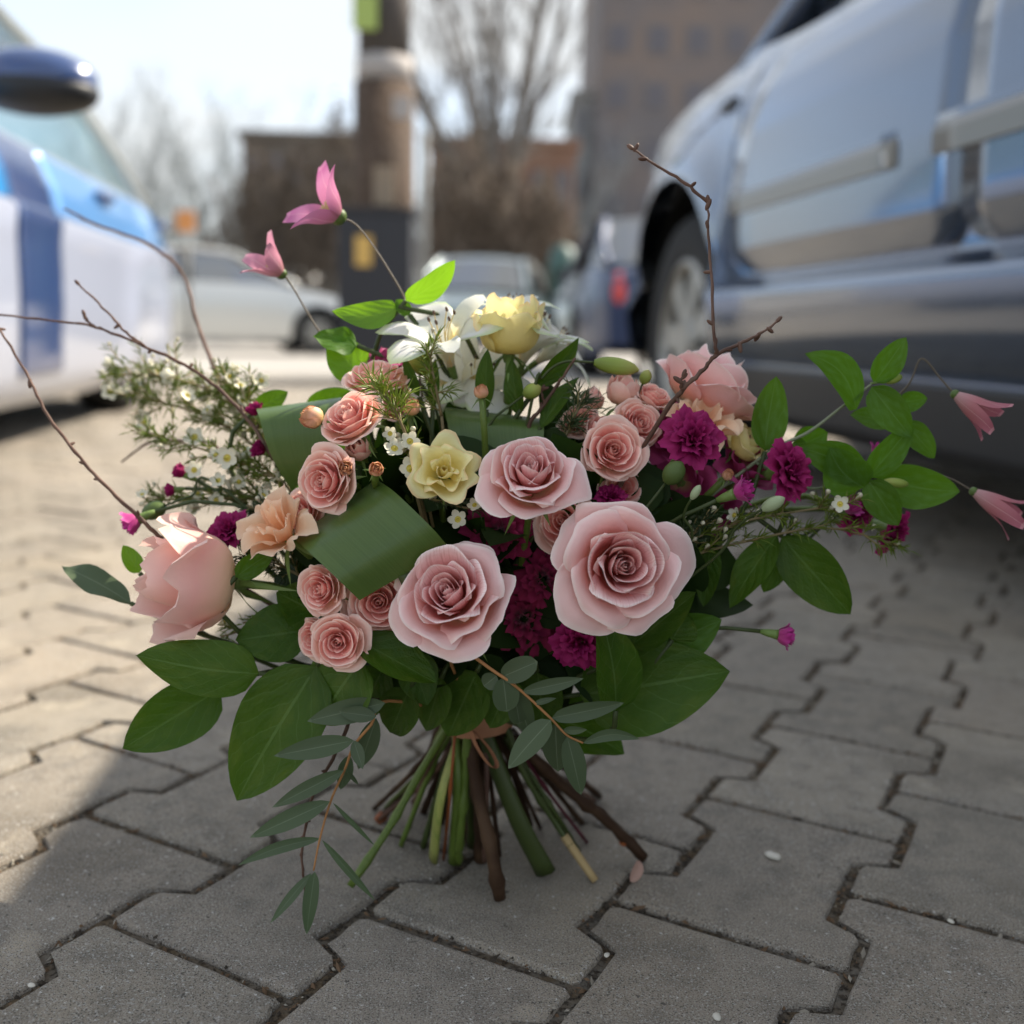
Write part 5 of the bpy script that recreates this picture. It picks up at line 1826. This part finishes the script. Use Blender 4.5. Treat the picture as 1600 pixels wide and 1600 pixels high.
def wax(label, path, n_side, spread, n_bl, n_bud, size, m=m_needle, bl_at=(), nl=(12, 27), lit=True, seed=1):
    """a wax flower sprig: needles along side shoots, white blossoms and buds on top"""
    q = random.Random(seed)
    pts = catmull([P(*p) for p in path], 6)
    root = thing('wax_flower_sprig', label, 'sprig', pts[0], 'white wax flower sprigs')
    part('stem', tube(pts, .0011, .0006, 6), mat('wax_stem', (.16, .12, .05), .6), root)
    Y = path[0][2]
    px = Y / FPX
    needles, shoots, tips = [], [], []

    def needle(o, d, L, w):
        s = d.cross(Vector((q.uniform(-1, 1), q.uniform(-1, 1), q.uniform(-1, 1)))).normalized()
        b = d.cross(s)
        mid = o + d * L * .5 + Vector((0, 0, .06 * L))
        tip = o + d * L + Vector((0, 0, -.02 * L))
        V = [o - s * w * .4, o + s * w * .4, mid - s * w, mid + s * w, mid + b * w * .7, tip]
        needles.append((V, [(0, 1, 3, 2), (0, 2, 4), (1, 4, 3), (2, 5, 4), (4, 5, 3), (2, 3, 5)], None))
    for k in range(n_side):
        i = q.randint(0, len(pts) - 2)
        o = pts[i].lerp(pts[i + 1], q.random())
        d0 = (pts[i + 1] - pts[i]).normalized()
        d = (d0 * q.uniform(.5, 1.0) + Vector((q.uniform(-1, 1), q.uniform(-.8, .8), q.uniform(-.7, 1.0))) * .75).normalized()
        L = spread * px * q.uniform(.35, 1)
        sp = [o, o + d * L * .5, o + d * L + Vector((0, 0, .08 * L))]
        shoots.append(tube(sp, .0006, .0004, 4))
        for z in range(q.randint(13, 20)):
            t = q.uniform(.1, 1.0)
            p = o + d * L * t
            e = (d * q.uniform(.6, 1.3) + Vector((q.uniform(-1, 1), q.uniform(-1, 1), q.uniform(-1, 1))).normalized() * .9).normalized()
            needle(p, e, q.uniform(*nl) * px, q.uniform(.9, 1.5) * px)
        tips.append((sp[-1], d))
    part('shoots', join(shoots), mat('wax_shoot', (.22, .17, .06), .6), root, kind='stuff')
    part('needles', join(needles), m, root, smooth=False, kind='stuff')
    heads = [(P(*b[:3]), None, b[3]) for b in bl_at]
    q.shuffle(tips)
    heads += [(tips[k % len(tips)][0] + Vector((q.uniform(-1, 1), q.uniform(-1, 1), q.uniform(-.3, 1))) * 6 * px, tips[k % len(tips)][1], size * q.uniform(.8, 1.15)) for k in range(n_bl)]
    for c, d, sz in heads:
        ax = (Vector((q.uniform(-1, 1), q.uniform(-1.0, .7), q.uniform(-.1, 1)))).normalized() if d is not None else Vector((q.uniform(-.4, .4), -1, q.uniform(.2, .8))).normalized()
        M = Matrix.Translation(MW[root].inverted() @ c) @ axis_matrix((0, 0, 0), ax, q.uniform(0, 6), sz * px)
        b = link('blossom', BL, root, M)
        link('centre', BLC, b)
    for k in range(n_bud):
        p, d = tips[q.randrange(len(tips))]
        c = p + Vector((q.uniform(-1, 1), q.uniform(-1, .5), q.uniform(-.5, 1))) * 8 * px
        M = Matrix.Translation(MW[root].inverted() @ c) @ axis_matrix((0, 0, 0), (d + Vector((0, 0, .6))).normalized(), 0, size * .62 * q.uniform(.7, 1.15) * px)
        link('bud', WB, root, M)
    low = stem_path(pts[0], (pts[0] - TIE).normalized())
    part('lower_stem', tube(low, .0011, .0014, 6), mat('wax_stem', (.16, .12, .05)), root)
    return root


m_needle_lit = mat('sunlit_needle_leaf', (.17, .24, .03), .45, .4, trans=.35, tcol=(.42, .52, .04), rand=.1)  # brighter copy of the needle green with sunlight in its colour
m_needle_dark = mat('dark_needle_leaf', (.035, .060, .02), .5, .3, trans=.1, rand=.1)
wax('white wax flower sprig lowest of the left fan, below the magenta bud', [(445, 790, .72), (390, 780, .73), (320, 778, .74), (245, 782, .75)], 34, 54, 5, 14, 13, bl_at=[(310, 772, .735, 12), (338, 782, .73, 13)], seed=1)
wax('white wax flower sprig mid left fan with the open yellow eyed blossom', [(440, 750, .72), (380, 725, .735), (310, 700, .75), (240, 680, .77)], 44, 62, 8, 18, 13, bl_at=[(356, 716, .72, 19), (338, 712, .725, 14), (304, 735, .73, 15), (342, 752, .72, 14)], seed=2)
wax('white wax flower sprig reaching furthest left in the fan', [(430, 720, .75), (350, 665, .78), (260, 630, .82), (165, 608, .86)], 52, 70, 10, 22, 13, bl_at=[(228, 660, .82, 17), (305, 684, .77, 18), (172, 612, .85, 17)], seed=3)
wax('white wax flower sprig at the top of the left fan under the brown twig', [(420, 680, .77), (345, 620, .80), (270, 590, .83), (190, 585, .86)], 54, 70, 11, 20, 13, seed=4)
wax('short wax flower sprig behind the left loop', [(425, 690, .77), (380, 630, .78), (350, 590, .80)], 34, 60, 5, 12, 12, seed=5)
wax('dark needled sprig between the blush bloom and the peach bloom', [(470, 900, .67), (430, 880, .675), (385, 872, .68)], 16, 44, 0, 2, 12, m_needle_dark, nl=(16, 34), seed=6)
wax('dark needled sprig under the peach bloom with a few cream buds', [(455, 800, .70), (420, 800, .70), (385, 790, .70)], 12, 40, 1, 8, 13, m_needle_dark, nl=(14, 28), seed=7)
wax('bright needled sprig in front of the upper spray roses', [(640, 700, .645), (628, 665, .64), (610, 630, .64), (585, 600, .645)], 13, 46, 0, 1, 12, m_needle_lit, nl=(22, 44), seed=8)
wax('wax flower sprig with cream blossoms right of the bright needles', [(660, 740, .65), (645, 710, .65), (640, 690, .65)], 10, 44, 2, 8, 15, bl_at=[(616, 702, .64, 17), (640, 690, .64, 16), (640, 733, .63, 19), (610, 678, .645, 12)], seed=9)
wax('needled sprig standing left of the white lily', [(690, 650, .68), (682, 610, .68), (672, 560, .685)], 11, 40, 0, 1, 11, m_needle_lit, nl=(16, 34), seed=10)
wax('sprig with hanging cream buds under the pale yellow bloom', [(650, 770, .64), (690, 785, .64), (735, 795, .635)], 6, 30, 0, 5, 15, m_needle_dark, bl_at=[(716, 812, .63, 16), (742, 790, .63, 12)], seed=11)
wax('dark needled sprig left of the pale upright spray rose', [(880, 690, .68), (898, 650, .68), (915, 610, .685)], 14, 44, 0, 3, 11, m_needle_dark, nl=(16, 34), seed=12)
wax('wax flower sprig spreading right below the carnations', [(1085, 840, .66), (1160, 815, .67), (1240, 800, .675), (1310, 790, .68)], 18, 44, 1, 9, 14, m_needle, bl_at=[(1312, 788, .67, 15)], nl=(14, 30), seed=13)
wax('lower wax flower sprig spreading right under the magenta carnations', [(1070, 870, .66), (1170, 845, .67), (1290, 825, .68), (1400, 850, .69)], 20, 44, 0, 9, 14, m_needle, nl=(16, 34), seed=14)
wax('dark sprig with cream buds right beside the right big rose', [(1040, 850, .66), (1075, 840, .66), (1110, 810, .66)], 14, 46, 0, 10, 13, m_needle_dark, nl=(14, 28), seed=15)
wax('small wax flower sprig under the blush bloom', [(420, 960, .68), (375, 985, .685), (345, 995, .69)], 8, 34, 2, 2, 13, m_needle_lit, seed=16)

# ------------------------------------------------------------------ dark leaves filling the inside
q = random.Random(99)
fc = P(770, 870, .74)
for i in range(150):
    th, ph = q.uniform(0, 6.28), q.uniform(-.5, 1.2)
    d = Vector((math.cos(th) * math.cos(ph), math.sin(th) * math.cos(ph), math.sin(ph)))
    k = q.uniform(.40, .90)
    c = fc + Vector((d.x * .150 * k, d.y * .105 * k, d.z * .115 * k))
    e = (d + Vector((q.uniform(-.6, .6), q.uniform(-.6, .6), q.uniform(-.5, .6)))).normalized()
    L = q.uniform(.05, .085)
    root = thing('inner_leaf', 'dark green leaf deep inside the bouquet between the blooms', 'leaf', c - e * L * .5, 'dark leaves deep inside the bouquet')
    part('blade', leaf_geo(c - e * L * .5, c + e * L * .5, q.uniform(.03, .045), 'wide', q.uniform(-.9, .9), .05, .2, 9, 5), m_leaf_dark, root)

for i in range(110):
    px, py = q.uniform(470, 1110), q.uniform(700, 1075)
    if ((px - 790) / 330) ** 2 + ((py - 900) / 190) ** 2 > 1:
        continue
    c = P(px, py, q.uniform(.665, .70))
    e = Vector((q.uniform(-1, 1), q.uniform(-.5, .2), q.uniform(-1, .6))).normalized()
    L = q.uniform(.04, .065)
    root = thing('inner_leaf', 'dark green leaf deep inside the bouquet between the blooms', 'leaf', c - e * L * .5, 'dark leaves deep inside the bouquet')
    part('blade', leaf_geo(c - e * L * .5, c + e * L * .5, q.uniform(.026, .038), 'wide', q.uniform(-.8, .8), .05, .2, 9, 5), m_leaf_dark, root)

# ------------------------------------------------------------------ loose cut stems and the kraft tie
def cut_stem(label, pts, r0, r1, m, tip=None, flat=1.0):
    g = catmull([P(x, y, yy) if yy else G(x, y, r1 * .8) for x, y, yy in pts], 6)
    root = thing('cut_stem', label, 'stem', g[-1], 'cut stems standing on the paving')
    part('stalk', tube(g, r0 * 1.15, r1 * 1.15, 8, .16, flat=flat, rf=joints), m, root)
    if tip:
        n = len(g)
        k = int(n * tip[0])
        part('cut_end', tube(g[k:], r1 * 1.75, r1 * 1.5, 8, flat=flat), tip[1], root)
    return root


cut_stem('flat orange stalk between the yellow and the green stems', [(712, 1130, .695), (704, 1230, .69), (693, 1343, None)], .0010, .0009, m_stem_o)
cut_stem('bright green jointed stem right of the orange stalk', [(730, 1120, .70), (728, 1210, .70), (720, 1300, .70), (716, 1349, None)], .0028, .0026, m_stem_g)
cut_stem('dark stem with a tan cut end pointing right', [(790, 1130, .71), (820, 1210, .71), (872, 1292, .715), (930, 1376, None)], .0022, .0019, m_stem_d, (.72, m_stem_t))
cut_stem('thin purple red stem among the right stems', [(800, 1150, .72), (850, 1228, .73), (917, 1316, None)], .0013, .0011, m_purple)
cut_stem('short dark stem behind the purple one', [(800, 1140, .74), (850, 1210, .76), (902, 1278, None)], .0020, .0018, m_bark)
cut_stem('short brown stem ending behind the right eucalyptus leaf', [(810, 1130, .75), (880, 1195, .77), (936, 1244, None)], .0024, .0026, m_bark)
cut_stem('thin olive stem right of the broad dark stalk', [(790, 1150, .715), (832, 1215, .715), (880, 1290, .72), (905, 1330, None)], .0016, .0014, m_stem_d)
cut_stem('brown stem with a pale cut end at the left', [(690, 1130, .77), (650, 1220, .79), (590, 1283, None)], .0026, .0026, m_bark, (.86, m_stem_o))
cut_stem('dark brown stem behind the broad green stalk', [(745, 1140, .73), (748, 1240, .72), (752, 1344, None)], .0040, .0042, m_bark)
cut_stem('green stem at the left behind the bright jointed one', [(700, 1125, .76), (672, 1180, .77), (646, 1222, .78)], .0026, .0022, m_stem_g)
part('node', ellipsoid(P(975, 1315, .733), (.004, .004, .0035), 8, 6), m_stem_o, cut_stem('dark brown branch with an orange node, rightmost of the stems', [(800, 1150, .715), (880, 1228, .725), (950, 1285, .73), (1006, 1342, None)], .0034, .0030, m_bark))
for lab, pts, r, m in (('olive stem in the middle of the bundle, left of the brown one', [(728, 1130, .73), (735, 1230, .73), (738, 1322, None)], .0030, m_stem_d),
                       ('dark green stem between the bright green and brown stems', [(735, 1130, .74), (728, 1220, .745), (722, 1310, None)], .0028, m_stem_d),
                       ('brown stem behind the left green stems', [(715, 1130, .75), (690, 1200, .76), (662, 1268, None)], .0026, m_bark),
                       ('thin brown stem behind the broad green stalk, at the right', [(775, 1130, .75), (800, 1200, .76), (828, 1290, None)], .0024, m_bark),
                       ('pale green stem behind the right brown branch', [(780, 1130, .76), (815, 1190, .78), (860, 1262, None)], .0022, m_stem_g)):
    cut_stem(lab, pts, r, r, m)
for i in range(22):
    bx = 590 + i * 17 + rng.uniform(-6, 6)
    by = rng.uniform(1268, 1345) - abs(bx - 765) * .16
    m = rng.choice((m_bark, m_bark, m_stem_d, m_stem_g, m_twig))
    cut_stem('thin stem crowded among the others in the fanned bundle', [(745 + (bx - 765) * .22, 1128, .735 + rng.uniform(-.012, .02)), ((745 + bx) / 2 + (bx - 765) * .08, 1200, .74), (bx, by, None)], rng.uniform(.0013, .0022), rng.uniform(.0013, .002), m)
tie = thing('kraft_tie', 'reddish brown kraft paper tie round the stems with a small loop hanging down', 'ribbon', TIE)
tc = P(748, 1126, .715)
V, F = [], []
for i in range(33):
    a = 2 * math.pi * i / 32
    for k in range(4):
        rr = .0245 * (1 + .05 * math.sin(3 * a + k)) * (1 - .08 * abs(k - 1.5))
        V.append(tc + Vector((rr * math.cos(a) * 1.05, rr * math.sin(a) * .85, (k - 1.5) * .0058 + .0035 * math.cos(a + .9))))
for i in range(32):
    for k in range(3):
        F.append((i * 4 + k, i * 4 + 4 + k, i * 4 + 5 + k, i * 4 + 1 + k))
part('band', (V, F), m_kraft, tie)
Yk = .684
lp = catmull([P(735, 1142, Yk), P(744, 1165, Yk), P(760, 1190, Yk), P(772, 1200, Yk), P(776, 1192, Yk), P(766, 1172, Yk), P(750, 1152, Yk), P(738, 1140, Yk)], 6)
V, F = [], []
for i, p in enumerate(lp):
    V += [p + Vector((.0016, -.0030, .0008)), p + Vector((-.0016, .0030, -.0008))]
for i in range(len(lp) - 1):
    F.append((2 * i, 2 * i + 1, 2 * i + 3, 2 * i + 2))
part('loop', (V, F), m_kraft, tie)
